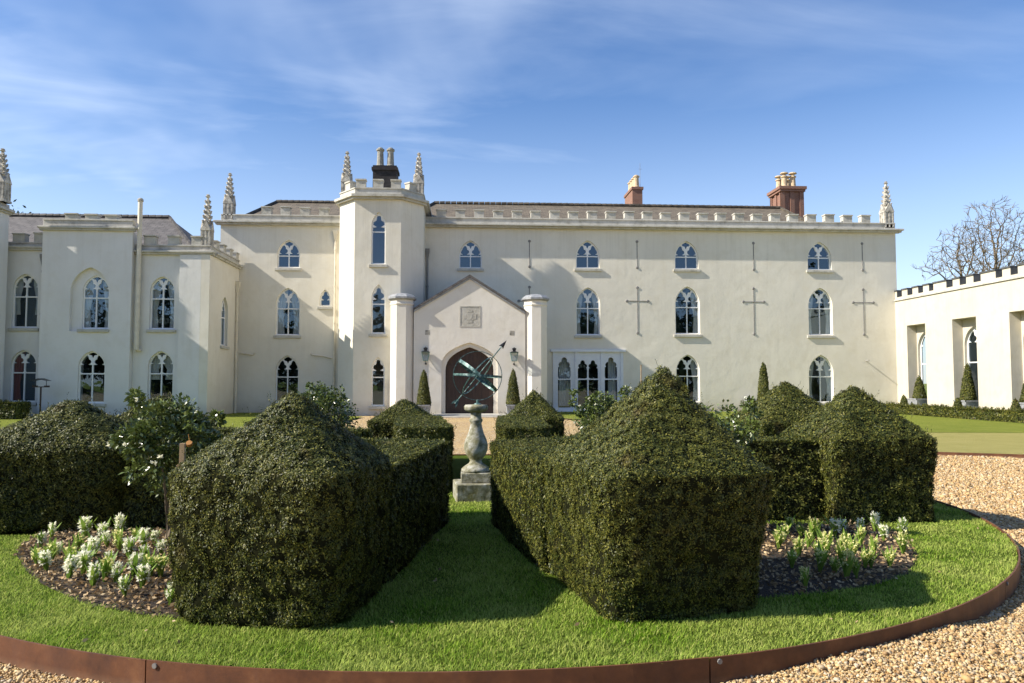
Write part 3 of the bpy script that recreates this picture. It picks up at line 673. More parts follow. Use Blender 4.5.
b = MB(); xa, za = onY(866, 361, FY); b.tube([(xa, FY, za), (xa, FY-.3, za)], .03, 6); b.build('overflow_pipe', 'darkpipe', house)

# ---------------------------------------------------------------- the porch (part of the house)
PY = 35.4; px0, px1, pcx = -2.46, 2.80, .17
TPp = face_map(0, PY, 0)
dw, dh, dr = 2.28, 3.25, 1.0
def tudor(w, h, x0, z0, inset=0):
    w2 = w/2-inset; hs = (h-1.12); k = (h-inset-hs)
    prof = [(1, 0), (.985, .18), (.93, .36), (.84, .51), (.70, .65), (.52, .78), (.30, .89), (.12, .965), (0, 1)]
    return [(x0-w2, z0)]+[(x0-w2*a, z0+hs+k*c) for a, c in prof]+[(x0+w2*a, z0+hs+k*c) for a, c in prof[::-1][1:]]+[(x0+w2, z0)]
gz_ = [(px0, -.2), (px1, -.2), (px1, 4.86), (pcx, 6.5), (px0, 4.92)]
poly2d(gz_, [tudor(dw+.36, dh+.33, pcx, -.12)], .55, TPp, 0).build('porch_wall', 'plaster_porch', house)
poly2d(tudor(dw+.36, dh+.33, pcx, -.12), [tudor(dw, dh+.1, pcx, -.1)], .30, TPp, -.12).build('door_arch', 'plaster_porch', house)
dob = poly2d(tudor(dw+.1, dh+.15, pcx, -.12), [], .08, TPp, -.42)
for i in range(11):
    xx = pcx-dw/2+.04+i*(dw-.08)/11
    zmax = min(np.interp(abs(xx+e-pcx)/(dw/2), [0, .12, .3, .52, .7, .84, .93, 1], [3.2, 3.14, 3.05, 2.92, 2.77, 2.61, 2.44, 2.1]) for e in (.01, (dw-.08)/11-.01))-.10
    dob.box((xx+.01, .02, -.425), (xx+(dw-.08)/11-.01, zmax, -.40), lambda a, d, e: TPp(a, d, e))
for zz in (.35, 1.35, 2.3): dob.box((pcx-dw/2+.08, zz, -.40), (pcx+dw/2-.08, zz+.12, -.385), lambda a, d, e: TPp(a, d, e))
door = dob.build('door', 'oak', house)
b = MB(); b.tube([(pcx-.12, PY+.30, 1.1), (pcx-.12, PY+.24, 1.1)], .05, 10); b.tube([(pcx-.12, PY+.25, 1.08), (pcx-.12, PY+.25, .95)], .012, 6); b.build('handle', 'black', door)
b = MB(); b.box((px0+.05, PY+.56, -.2), (px0+.45, FY-.01, 4.85)); b.box((px1-.45, PY+.56, -.2), (px1-.05, FY-.01, 4.8)); b.build('porch_side', 'plaster_porch', house)
b = MB()
for sx, xe, ze in ((-1, px0, 4.92), (1, px1, 4.86)):
    b.loft([[(pcx, y, 6.56), (xe, y, ze+.06), (xe, y, ze+.16), (pcx, y, 6.68)] for y in (PY-.10, FY)])
b.build('porch_roof', 'slate2', house, uv=True)
b = MB()
for sx, xe, ze in ((-1, px0, 4.92), (1, px1, 4.86)):
    b.loft([[(pcx, y, 6.46), (xe, y, ze-.04), (xe, y, ze+.055), (pcx, y, 6.555)] for y in (PY-.06, PY-.003)])
b.build('bargeboard', 'lead', house)
for cx in (-3.03, 3.32):
    b = MB(); b.lathe([(.62, -.2), (.62, .25), (.57, .3), (.57, 5.2), (.60, 5.24), (.60, 5.3), (.57, 5.34), (.57, 5.46)], (cx, 35.75, 0), 8, PI/8)
    p = b.build('porch_pillar', 'plaster_porch', house)
    b = MB(); b.lathe([(.60, 0), (.70, .06), (.70, .14), (.66, .17), (.52, .27), (.2, .34), (.02, .35)], (cx, 35.75, 5.46), 8, PI/8); b.build('cap', 'lead', p)
xa, za = onY(459.5, 327, PY); xb, zb = onY(480.5, 306, PY); b = MB()
fr_ = .05
for (p0, p1) in (((xa, za, .0), (xb, za+fr_, .014)), ((xa, zb-fr_, .0), (xb, zb, .014)), ((xa, za+fr_, .0), (xa+fr_, zb-fr_, .014)), ((xb-fr_, za+fr_, .0), (xb, zb-fr_, .014))): b.box(p0, p1, lambda a, d, e: TPp(a, d, e))
b.box((xa+fr_, za+fr_, -.02), (xb-fr_, zb-fr_, .003), lambda a, d, e: TPp(a, d, e))
mx_, mz = (xa+xb)/2, (za+zb)/2
b.box((mx_-.17, mz-.17, .003), (mx_+.17, mz+.17, .01), lambda a, d, e: TPp(a, d, e))
for a in range(4):
    dxx, dzz = (.24*math.cos(a*PI/2), .24*math.sin(a*PI/2)); b.box((mx_+dxx-.05-.06*abs(math.sin(a*PI/2)), mz+dzz-.05-.06*abs(math.cos(a*PI/2)), .003), (mx_+dxx+.05+.06*abs(math.sin(a*PI/2)), mz+dzz+.05+.06*abs(math.cos(a*PI/2)), .013), lambda a_, d, e: TPp(a_, d, e))
shield = [(mx_-.11, mz+.13), (mx_+.11, mz+.13), (mx_+.11, mz), (mx_+.06, mz-.1), (mx_, mz-.15), (mx_-.06, mz-.1), (mx_-.11, mz)]
b.loft([[TPp(p[0], p[1], .01) for p in shield], [TPp(p[0], p[1], .016) for p in shield]]); b.build('crest_panel', 'trim', house)
for u, v in ((427.5, 332.5), (512, 333)):
    x, z = onY(u, v, PY); b = MB(); b.box((x-.11, z-.11, -.02), (x+.11, z+.11, .004), lambda a, d, e: TPp(a, d, e))
    for i in range(4): b.box((x-.09, z-.09+i*.05, .004), (x+.09, z-.065+i*.05, .009), lambda a, d, e: TPp(a, d, e))
    b.build('air_vent', 'stone', house)
b = MB(); b.box((-2.2, 33.95, -.05), (2.6, PY+.3, .06)); b.box((-1.5, 34.5, .06), (1.85, PY+.3, .11)); tag(b.build('doorstep', 'paving', bevel=.01), 'low pale stone step before the arched porch door', 'step')
# wall lanterns
for u, v, side in ((425.6, 355, 'left'), (514.2, 355.5, 'right')):
    x, z = onY(u, v, PY-.22); y = PY-.22
    t = thing('wall_lantern', (x, PY, z), 'four sided glass lantern on the porch wall, '+side+' of the dark door', 'lantern', 'porch wall lanterns')
    b = MB(); b.tube([(x, PY, z-.42), (x, PY-.08, z-.42), (x, y, z-.38), (x, y, z-.26)], .014, 6); b.box((x-.04, PY-.02, z-.44), (x+.04, PY, z-.36)); b.build('bracket', 'black', t)
    b = MB(); r0, r1 = .15, .25
    for i in range(4):
        a = PI/4+i*PI/2; c, s = math.cos(a), math.sin(a); a2 = a+PI/2; c2, s2 = math.cos(a2), math.sin(a2)
        b.tube([(x+r0*c, y+r0*s, z-.26), (x+r1*c, y+r1*s, z+.14)], .012, 5)
        b.tube([(x+r0*c, y+r0*s, z-.26), (x+r0*c2, y+r0*s2, z-.26)], .012, 5); b.tube([(x+r1*c, y+r1*s, z+.14), (x+r1*c2, y+r1*s2, z+.14)], .014, 5)
    b.build('frame', 'copper', t)
    b = MB(); b.lathe([(r0*.95, -.25), (r1*.95, .135)], (x, y, z), 4, PI/4); b.build('glass', 'glass', t)
    b = MB(); b.lathe([(.27, .14), (.27, .155), (.10, .20), (.10, .27), (.13, .28), (.13, .34), (.03, .36), (.005, .4)], (x, y, z), 4, PI/4); b.build('cap', 'black', t)

# ---------------------------------------------------------------- left wing
LY = 34.7; lw = thing('house_wing', (-17, LY, 0), 'lower shaded cream wing with six arched windows and a tall flue', 'house')
LX1 = -11.62; BX0, BX1 = -18.87, -14.97; BYo = .32
# left part, centre bay, right part, corner pilaster
lwin = []
for (u0, u1, v0, v1, ztf, cu) in ((11, 38.5, 274, 327.5, .575, ('curtain', .6, (.35, .35))), (9, 36.5, 350, 402, .56, ('redcurtain', .05, (.5, 0)))):
    add_win(lwin, u0, u1, v0, v1, ztf, 'two', cu, True, Y=LY, rr=.62)
rwin = []
for (u0, u1, v0, v1, ztf, cu) in ((149, 175, 276.5, 329, .575, CU), (147, 173.5, 351, 403, .56, ('curtain', 1.05, (.62, .62)))):
    add_win(rwin, u0, u1, v0, v1, ztf, 'two', cu, True, Y=LY, rr=.62)
cwin = []
for (u0, u1, v0, v1, ztf, cu) in ((80, 108.5, 275, 328.5, .575, CU), (77, 105.5, 351, 403, .56, None)):
    add_win(cwin, u0, u1, v0, v1, ztf, 'two', cu, True, Y=LY-BYo, rr=.62)
TL = face_map(0, LY, 0); TLc = face_map(0, LY-BYo, 0)
ah = lambda L: [arch(w, h, rise, x, z0) for x, z0, w, h, rise, *_ in L]
LZC, RZC, CZC = 7.5, 7.36, 8.36
poly2d([(-24, -.3), (BX0, -.3), (BX0, LZC), (-24, LZC)], ah(lwin), .4, TL, 0).build('front_wall', 'plaster_shade', lw)
poly2d([(BX1, -.3), (LX1, -.3), (LX1, RZC), (BX1, RZC)], ah(rwin), .4, TL, 0).build('front_wall', 'plaster_shade', lw)
# centre bay with a tall blind arch round the upper window
bx, bz, bwid, bh = pxw(69.5, 109.5, 267.5, 331, LY-BYo)
poly2d([(BX0, -.3), (BX1, -.3), (BX1, CZC), (BX0, CZC)], [arch(bwid+.05, bh, .68*bwid, bx, bz)]+ah(cwin[1:]), .16, TLc, 0).build('centre_bay', 'plaster_shade', lw)
poly2d([(BX0+.01, -.3), (BX1-.01, -.3), (BX1-.01, CZC-.02), (BX0+.01, CZC-.02)], ah(cwin), .3, TLc, -.162).build('bay_recess', 'plaster_shade', lw)
for x, z0, w, h, rise, zt, kind, cu, sill in lwin+rwin: window(lw, TL, x, z0, w, h, rise, zt, kind, cu, sill)
window(lw, TLc, *cwin[0][:7], cwin[0][7], True, setback=.21); window(lw, TLc, *cwin[1][:7], None, True, setback=.1)
b = MB(); b.box((-12.95, LY-.13, -.3), (LX1-.382, LY-.001, RZC-.01)); b.build('corner_pilaster', 'plaster_shade', lw)
# right-hand return wall with one narrow blind window
TRt = face_map(LX1+.0, LY, PI/2)
ry, rz0 = 2.1, 3.35
poly2d([(-.135, -.3), (FY-LY-.02, -.3), (FY-LY-.02, RZC), (-.13, RZC)], [arch(1.0, 2.35, .75, ry, rz0)], .38, TRt, .003).build('return_wall', 'plaster', lw)  # warmer plaster than the front, warm bounced light put into the colour
window(lw, TRt, ry, rz0, 1.0, 2.35, .75, 1.35, 'two', None, True)
b = MB(); b.box((-24, LY+.4, -.3), (-23.6, LY+8.4, 7.5)); b.box((-24, LY+8.4, -.3), (LX1, LY+8.7, 7.5)); b.build('rear_wall', 'plaster_shade', lw)
b = MB(); b.box((-23.5, LY+1.9, -.2), (LX1-.6, LY+2.05, 7.3)); b.box((-23.5, LY+.42, 3.0), (LX1-.6, LY+1.85, 3.1)); b.box((-23.5, LY+.5, 6.9), (LX1-.6, LY+1.85, 7.0)); b.build('inner_wall', 'inner', lw)
battlement(lw, TL, -20.6, BX0, LZC, merl_h=.42, merl_w=.52, step=.92, first=-20.35, par_h=.2, proj=.2)
battlement(lw, TL, BX1, LX1, RZC, merl_h=.42, merl_w=.5, step=1.05, first=-14.6, par_h=.28, proj=.2, ends=(0, .15), skip=((-12.4, -11),))
battlement(lw, TLc, BX0, BX1, CZC, merl_h=.25, merl_w=.52, step=.86, first=-17.95, par_h=.34, proj=.18, ends=(.12, .12), skip=((-15.8, -14),))
TRr = face_map(LX1, LY+.35, PI/2); battlement(lw, TRr, .0, FY-LY-.40, RZC, merl_h=.36, merl_w=.45, step=1.0, first=.35, par_h=.28, proj=.2)
pinnacle(lw, -11.88, LY+.22, RZC+.2, 10.25, .42)
hip('roof', -30, -12.4, LY+.4, LY+8.4, 7.55, 10.0, -28, -15.2, 'slate2', lw)
xq, _ = onY(43, 300, LY); pipe(lw, xq, LY-.08, 0, 7.2, .05, 'darkpipe')
xq, zq = onY(136.5, 350, LY-.2); b = MB(); b.tube([(xq, LY-.2, zq), (xq, LY-.2, 9.75)], .10, 10); b.tube([(xq, LY-.2, zq), (xq+.12, LY-.05, zq-.02)], .07, 8); fl = b.build('flue', 'pipe', lw, smooth=False)
b = MB(); b.lathe([(.13, 0), (.13, .1), (.06, .16)], (xq, LY-.2, 9.75), 10); b.build('cowl', 'stone', fl)
pipe(lw, LX1+.09, FY-.55, 0, 6.55, .055); 
# tower at the far left, mostly outside the picture
TCX, TCY, TR = -21.45, 33.62, 1.36
oc = [(TCX+TR*math.cos(PI/8+k*PI/4), TCY+TR*math.sin(PI/8+k*PI/4)) for k in range(8)]
tz = onY(3, 211, 33.4)[1]
b = MB(); b.prism(oc, -.3, tz); b.box((-24.6, LY-.9, -.3), (TCX, LY-.01, tz)); b.build('corner_turret', 'plaster_shade', lw)
b = MB(); b.prism([(TCX+(x-TCX)*1.07, TCY+(y-TCY)*1.07) for x, y in oc], tz, tz+.09); b.prism([(TCX+(x-TCX)*1.16, TCY+(y-TCY)*1.16) for x, y in oc], tz+.091, tz+.2); b.prism(oc, tz+.201, tz+.42); b.build('cornice', 'trim', lw)
pinnacle(lw, onY(1.0, 200, 33.6)[0], 33.6, tz+.42, onY(2, 148, 33.6)[1], .5)

# ---------------------------------------------------------------- right wing
WX = 23.12; TWg = face_map(WX, 38.98, -PI/2)
wing = thing('orangery_wing', (WX, 32, 0), 'single storey sunlit cream wing with tall recessed bays and battlements', 'house')
def wy(Y): return 38.98-Y
recs = [(wy(37.98), wy(36.40), 4.56), (wy(34.30), wy(32.62), 4.58), (wy(30.53), wy(28.85), 4.58), (wy(26.7), wy(25.0), 4.58), (wy(22.9), wy(21.2), 4.58)]
poly2d([(-.1, -.3), (20.5, -.3), (20.5, 5.95), (-.1, 5.95)], [[(a, -.2), (c, -.2), (c, t), (a, t)] for a, c, t in recs], .52, TWg, 0).build('front_wall', 'plaster_wing', wing)
b = MB(); b.box((0, 5.95, -.3), (20.5, 6.02, .07), lambda a, d, e: TWg(a, d, e)); b.build('string_course', 'trim', wing)
ah_ = [arch(a2-a1-.16, 4.2, .9, (a1+a2)/2, .02) for a1, a2, t in recs]
poly2d([(0.05, -.3), (20.45, -.3), (20.45, 5.6), (0.05, 5.6)], ah_, .22, TWg, -.523).build('inner_front', 'plaster_wing', wing)
for a1, a2, t in recs: window(wing, TWg, (a1+a2)/2, .02, a2-a1-.16, 4.2, .9, 2.5, 'two', None, False, setback=.66, frame_b=.07)
b = MB(); b.box((0, -.3, -6.5), (20.5, 5.9, -6.2), lambda a, d, e: TWg(a, d, e)); b.box((20.2, -.3, -6.2), (20.5, 5.9, -.76), lambda a, d, e: TWg(a, d, e)); b.box((0, 5.9, -6.5), (20.5, 5.945, -.3), lambda a, d, e: TWg(a, d, e)); b.build('rear_wall', 'plaster_wing', wing)
b = MB(); b.box((.3, -.2, -3.2), (20, 5.5, -3.0), lambda a, d, e: TWg(a, d, e)); b.build('inner_wall', 'inner', wing)
b = MB(); b.box((0, 6.021, -.36), (20.5, 6.14, 0), lambda a, d, e: TWg(a, d, e)); par = b.build('parapet', 'plaster_wing', wing)
gaps = [(38.8, 38.33), (37.84, 37.39), (36.9, 36.48), (36.0, 35.64), (34.64, 34.16), (33.66, 33.2), (32.7, 32.21), (31.26, 30.85), (30.36, 29.93), (28.9, 28.4), (27.8, 27.3), (26.3, 25.8), (24.9, 24.4), (23.6, 23.1), (22, 21.5), (20.5, 20)]
edge = 38.98
for g0, g1 in gaps:
    a, c = wy(edge), wy(g0); edge = g1
    if c-a < .1: continue
    m = MB(); m.box((a, 6.14, -.36), (c, 6.47, 0), lambda x, d, e: TWg(x, d, e)); m.build('merlon', 'plaster_wing', par)
    k = MB(); k.box((a-.03, 6.472, -.40), (c+.03, 6.54, .045), lambda x, d, e: TWg(x, d, e)); k.box((c+.002, 6.145, -.37), (c+.03, 6.50, .005), lambda x, d, e: TWg(x, d, e)); k.build('coping', 'darklead', par)

# ---------------------------------------------------------------- foliage
def tri_sample(V, F, n, rng):
    a, b_, c = V[F[:, 0]], V[F[:, 1]], V[F[:, 2]]; cr = np.cross(b_-a, c-a); ar = np.linalg.norm(cr, axis=1)
    idx = rng.choice(len(F), n, p=ar/ar.sum()); r1 = np.sqrt(rng.random(n))[:, None]; r2 = rng.random(n)[:, None]
    P = a[idx]*(1-r1)+b_[idx]*(r1*(1-r2))+c[idx]*(r1*r2); N = cr[idx]/np.maximum(ar[idx], 1e-9)[:, None]
    return P, N, ar.sum()/2
def unit(a): return a/np.maximum(np.linalg.norm(a, axis=1), 1e-9)[:, None]
def leaves(P, N, L, Wd, rng, spread=.9, up=.25, mid=.45, droop=0):
    """leaf-shaped quads (diamonds) rooted at P, pointing about N"""
    n = len(P); D = unit(N+rng.normal(0, spread, (n, 3))+np.array([0, 0, up]))
    S = unit(np.cross(D, rng.normal(0, 1, (n, 3)))); ln = (L*rng.uniform(.6, 1.35, n))[:, None]; wd = (Wd*rng.uniform(.7, 1.3, n))[:, None]
    m = P+D*ln*mid; tip = P+D*ln; tip[:, 2] -= droop*ln[:, 0]
    V = np.stack([P, m+S*wd/2, tip, m-S*wd/2], 1).reshape(-1, 3)
    return V, np.arange(4*n).reshape(n, 4)
def core_block(hx, hy, ze, za, cuts=20, taper=.05, ogee=1.0, seed=0, rough=.017, off=(0, 0), soft=1, c=.10):
    bm = bmesh.new(); bmesh.ops.create_cube(bm, size=2)
    bmesh.ops.subdivide_edges(bm, edges=bm.edges[:], cuts=cuts, use_grid_fill=True)
    for v in bm.verts:
        x, y, z = v.co; t = (z+1)/2
        k = 1-taper*(1-t)**1.6; ch = max(abs(x), abs(y)); zz = t*ze; ox = oy = 0
        if z > .999:
            f = 1-ch; zz = ze+(za-ze)*(f**ogee); ox, oy = off[0]*f, off[1]*f
        # slightly rounded vertical corners
        X, Y = x*hx*k, y*hy*k; ex, ey = hx*k*ch-abs(X), hy*k*ch-abs(Y)
        if ch > .3 and ex < c and ey < c:
            q = 1-.30*c*(1-ex/c)*(1-ey/c)/max(.2, ch*min(hx, hy)); X *= q; Y *= q
        v.co = (X+ox, Y+oy, zz)
    for _ in range(soft): bmesh.ops.smooth_vert(bm, verts=bm.verts[:], factor=.16 if soft == 1 else .4, use_axis_x=True, use_axis_y=True, use_axis_z=True)
    bm.normal_update()
    for v in bm.verts:
        p = v.co*1.0+Vector((seed*13.7, seed*3.1, 0)); d = noise.noise(p*1.7)*rough*1.3+noise.noise(p*4.5)*rough*1.1+noise.noise(p*10)*rough*.8
        v.co += v.normal*(d-.015)
    bmesh.ops.triangulate(bm, faces=bm.faces[:]); bm.verts.ensure_lookup_table()
    V = np.array([v.co[:] for v in bm.verts]); F = np.array([[v.index for v in f.verts] for f in bm.faces]); bm.free(); return V, F
def yew_mesh(name, V, F, dens, L, Wd, rng, sprigs=0, sprig_top=None):
    n0 = 1; _, _, area = tri_sample(V, F, 10, rng); n = int(area*dens)
    P, N, _ = tri_sample(V, F, n, rng)
    keep = P[:, 2] > .02; P, N = P[keep], N[keep]
    cl = np.array([noise.noise(Vector(p)*16)+.6*noise.noise(Vector(p)*34) for p in P])      # tufts
    P = P+N*(np.clip(cl, -.7, .7)*.024-rng.uniform(.0, .020, len(P)))[:, None]
    n_ = len(P); Tn = unit(np.cross(N, rng.normal(0, 1, (n_, 3)))); D = unit(Tn+N*rng.normal(.26, .20, (n_, 1))); S = unit(np.cross(D, N)+rng.normal(0, .24, (n_, 3)))
    ln = (L*rng.uniform(.6, 1.4, n_))[:, None]; wd = (Wd*1.35*rng.uniform(.7, 1.3, n_))[:, None]; m_ = P+D*ln*.45
    lv = np.stack([P, m_+S*wd/2, P+D*ln, m_-S*wd/2], 1).reshape(-1, 3); lf = np.arange(4*n_).reshape(n_, 4)
    ex = []
    if sprigs:                                # untrimmed shoots standing proud
        P2, N2, _ = tri_sample(V, F, sprigs, rng)
        if sprig_top: k = P2[:, 2] > sprig_top; P2, N2 = P2[k], N2[k]
        pts = []; nn = []
        for p, q in zip(P2, N2):
            d = q*.5+np.array([rng.normal(0, .25), rng.normal(0, .25), .8]); d /= np.linalg.norm(d); ln = rng.uniform(.04, .11)
            for i in range(9): pts.append(p+d*ln*i/8); nn.append(d)
        if pts:
            sv, sf = leaves(np.array(pts), np.array(nn), L*.9, Wd*.8, rng, spread=.6); ex.append((sv, sf, 0))
    sh = V-0.0; sh = V.copy(); c = np.array([V[:, 0].mean(), V[:, 1].mean(), 0])
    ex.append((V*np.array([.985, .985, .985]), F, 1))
    return npmesh(name, lv, lf, ['yew', 'yewcore'], False, ex)
YN = {}
def topiary(x, y, hx, hy, ze, za, rot, label, dens, L, Wd, seed, group='clipped yew pyramids of the parterre', taper=.05, ogee=1.0, sprigs=250, name='yew_pyramid', z=LZ, off=(0, 0), soft=1, c=.10):
    rng = np.random.default_rng(seed); V, F = core_block(hx, hy, ze-z, za-z, seed=seed, taper=taper, ogee=ogee, off=off, soft=soft, c=c)
    me = yew_mesh(name, V, F, dens, L, Wd, rng, sprigs, (ze-z)*.8); o = link(name, me, None, (x, y, z)); o.rotation_euler = (0, 0, R(rot)); tag(o, label, 'topiary', group); return o
def hedge(ax, ay, bx_, by_, w, h, label, dens, L, Wd, seed, z=LZ, group='yew hedges of the parterre', name='yew_hedge'):
    ln = math.hypot(bx_-ax, by_-ay); rng = np.random.default_rng(seed); V, F = core_block(ln/2, w/2, h-z, h-z+.015, cuts=20, seed=seed, taper=.03, rough=.017)
    me = yew_mesh(name, V, F, dens, L, Wd, rng, int(60*ln), (h-z)*.8); o = link(name, me, None, ((ax+bx_)/2, (ay+by_)/2, z)); o.rotation_euler = (0, 0, math.atan2(by_-ay, bx_-ax)); tag(o, label, 'hedge', group); return o
topiary(1.28, 5.28, .61, .72, 1.02, 1.76, 11, 'big dark yew pyramid right of the grass path, nearest the rusty edging', 32000, .0165, .0056, 1, sprigs=500, off=(.15, .0), taper=.13, c=.15)
topiary(-1.20, 5.16, .63, .57, 1.05, 1.58, -13, 'big yew pyramid left of the grass path, nearest the rusty edging', 32000, .0165, .0056, 2, sprigs=350, off=(.04, 0), taper=.09, soft=2, c=.22)
topiary(4.36, 8.27, .62, .62, 1.0, 1.60, 5, 'neat yew pyramid at the right edge of the round lawn beside gravel', 14000, .026, .0082, 3, off=(.03, 0), taper=.05)
topiary(-4.22, 8.30, .80, .72, .96, 1.46, 8, 'broad yew dome at the far left edge of the round lawn', 13000, .026, .0082, 4, off=(.05, 0), taper=.10, ogee=.85, soft=4, c=.28)
topiary(4.95, 11.4, .76, .68, 1.0, 1.64, 6, 'yew pyramid behind the right-hand hedge, before a slim yew column', 10000, .031, .010, 5)
topiary(-4.5, 11.4, .68, .68, 1.0, 1.42, 6, 'yew pyramid mostly hidden behind the shaded camellia on the left', 5000, .045, .014, 6)
topiary(1.26, 13.9, .52, .56, .95, 1.48, 0, 'small yew pyramid before the porch, right of the sundial', 10000, .032, .010, 7)
topiary(-1.12, 13.9, .62, .60, .9, 1.33, 0, 'small rounded yew pyramid before the porch, left of the sundial', 10000, .032, .010, 8)
hedge(.55, 8.05, .92, 5.75, .66, .99, 'sunlit yew hedge along the right side of the grass path', 16000, .026, .008, 11)
hedge(-.45, 8.15, -.86, 5.5, .62, .99, 'dark shaded yew hedge along the left side of the grass path', 11000, .030, .009, 12)
hedge(.75, 8.12, 4.1, 8.12, .56, .985, 'yew hedge running right behind the bulb bed to the edge pyramid', 8500, .034, .010, 13)
hedge(-.7, 8.15, -4.0, 8.15, .56, .98, 'yew hedge running left behind the bulb bed in deep shade', 8500, .034, .010, 14)
hedge(.78, 10.05, .95, 13.6, .76, 1.0, 'short yew hedge beyond the sundial, right of the path to the porch', 11000, .030, .0095, 15)
hedge(-.55, 10.05, -.85, 13.6, .80, 1.0, 'short yew hedge beyond the sundial, left of the path to the porch', 11000, .030, .0095, 16)
hedge(1.95, 10.6, 4.4, 11.1, .6, .94, 'yew hedge behind the sundial on the right, ending at a pyramid', 5500, .042, .012, 17)
hedge(-1.35, 10.5, -4.1, 11.1, .6, .94, 'yew hedge behind the sundial on the left, ending at a pyramid', 5500, .042, .012, 18)

def cone_plant(name, x, y, z, r, h, label, cat, dens, L, Wd, seed, bulge=.25, group=None, mat='yew'):
    rng = np.random.default_rng(seed); b = MB(); prof = []
    for i in range(13):
        t = i/12; prof.append((r*((1-t)**(.75-bulge*.6))*(1 if t > .06 else .8+.2*t/.06)+.01, h*t))
    b.lathe(prof, (0, 0, 0), 18); me0 = bpy.data.meshes.new('t'); me0.from_pydata(b.v, [], b.f); bm = bmesh.new(); bm.from_mesh(me0); bmesh.ops.recalc_face_normals(bm, faces=bm.faces); bmesh.ops.triangulate(bm, faces=bm.faces)
    for v in bm.verts: v.co *= 1+.06*noise.noise(v.co*3+Vector((seed, 0, 0)))
    V = np.array([v.co[:] for v in bm.verts]); F = np.array([[v.index for v in f.verts] for f in bm.faces]); bm.free(); bpy.data.meshes.remove(me0)
    me = yew_mesh(name, V, F, dens, L, Wd, rng); o = link(name, me, None, (x, y, z)); tag(o, label, cat, group); return o
def planter(x, y, z, w, h, label, group, mat='lead'):
    t = thing('planter', (x, y, z), label, 'planter', group, world=True)
    b = MB(); s0, s1 = w*.42, w*.5; b.loft([[(x+sx*s, y+sy*s, z+zz) for sx, sy in ((-1, -1), (1, -1), (1, 1), (-1, 1))] for s, zz in ((s0, 0), (s1, h), (s1*.9, h), (s1*.86, h*.85))]); b.build('tub', mat, t)
    b = MB()
    for s_, za, zb in ((s1+.02, h-.05, h+.01),):
        for k in range(4):
            T = face_map(x, y, k*PI/2); b.box((-s_, z+za, s_-.035), (s_, z+zb, s_), lambda a, d, e: T(a, d, e))
    b.build('rim', mat, t); return t
for u, side, sgn, top in ((423.8, 'left', -1, 370), (513, 'right', 1, 369)):
    x, _ = onY(u, 400, 34.5); zt = onY(u, top, 34.5)[1]
    planter(x, 34.5, .06 if abs(x) < 2.1 else .06, .62, .5, 'square lead planter by the porch door, on its '+side, 'porch planters')
    cone_plant('yew_cone', x, 34.5, .5, .33, zt-.5, 'slim clipped yew cone in a tub, '+side+' of the porch door', 'topiary', 3500, .06, .02, 30+int(u), group='porch yew cones')
x, zt = onY(763, 362.5, 36.3); cone_plant('yew_column', x, 36.3, .05, .31, zt-.05, 'slim dark yew column close to the front wall', 'topiary', 2600, .07, .022, 41, bulge=.5)
for i, (Y, top, lab) in enumerate(((37.17, .83, 'far corner'), (32.97, .80, 'middle pier'), (29.35, .8, 'near pier'))):
    cone_plant('box_cone', WX-.75, Y, .05, .27, top+.05, ('knee high box cone against the right wing in the far corner by the main house', 'knee high box cone against the pier between the first two bays', 'knee high box cone at the right picture edge by the third bay')[i], 'topiary', 2600, .06, .02, 50+i, group='box cones along the right wing')
for i, (a1, a2, t) in enumerate(recs[:3]):
    Y = 38.98-(a1+a2)/2; xx = WX+.10; hh = (1.95, 2.5, 1.9)[i]
    planter(xx, Y, .05, .84, .70, ('lead planter in the farthest bay of the right wing', 'lead planter in the second bay of the right wing', 'lead planter in the bay at the right picture edge')[i], 'planters in the wing bays')
    cone_plant('bay_pyramid', xx, Y, .68, .34, hh-.7, ('clipped bay pyramid filling the farthest recess of the right wing', 'tallest clipped bay pyramid, in the second recess of the right wing', 'clipped bay pyramid in the recess at the right picture edge')[i], 'topiary', 2200, .07, .025, 60+i, bulge=.1, group='bay pyramids in the wing bays')
hd = hedge(WX-1.9, 37.2, WX-1.9, 20, .75, .48, 'long low box hedge along the foot of the right wing', 1500, .08, .03, 71, z=.04, group='low hedges by the house', name='box_hedge')
hedge(-24, LY-1.9, -18.4, LY-1.9, .8, .75, 'low brown hedge under the left wing windows', 1500, .08, .03, 72, z=.04, group='low hedges by the house', name='beech_hedge')

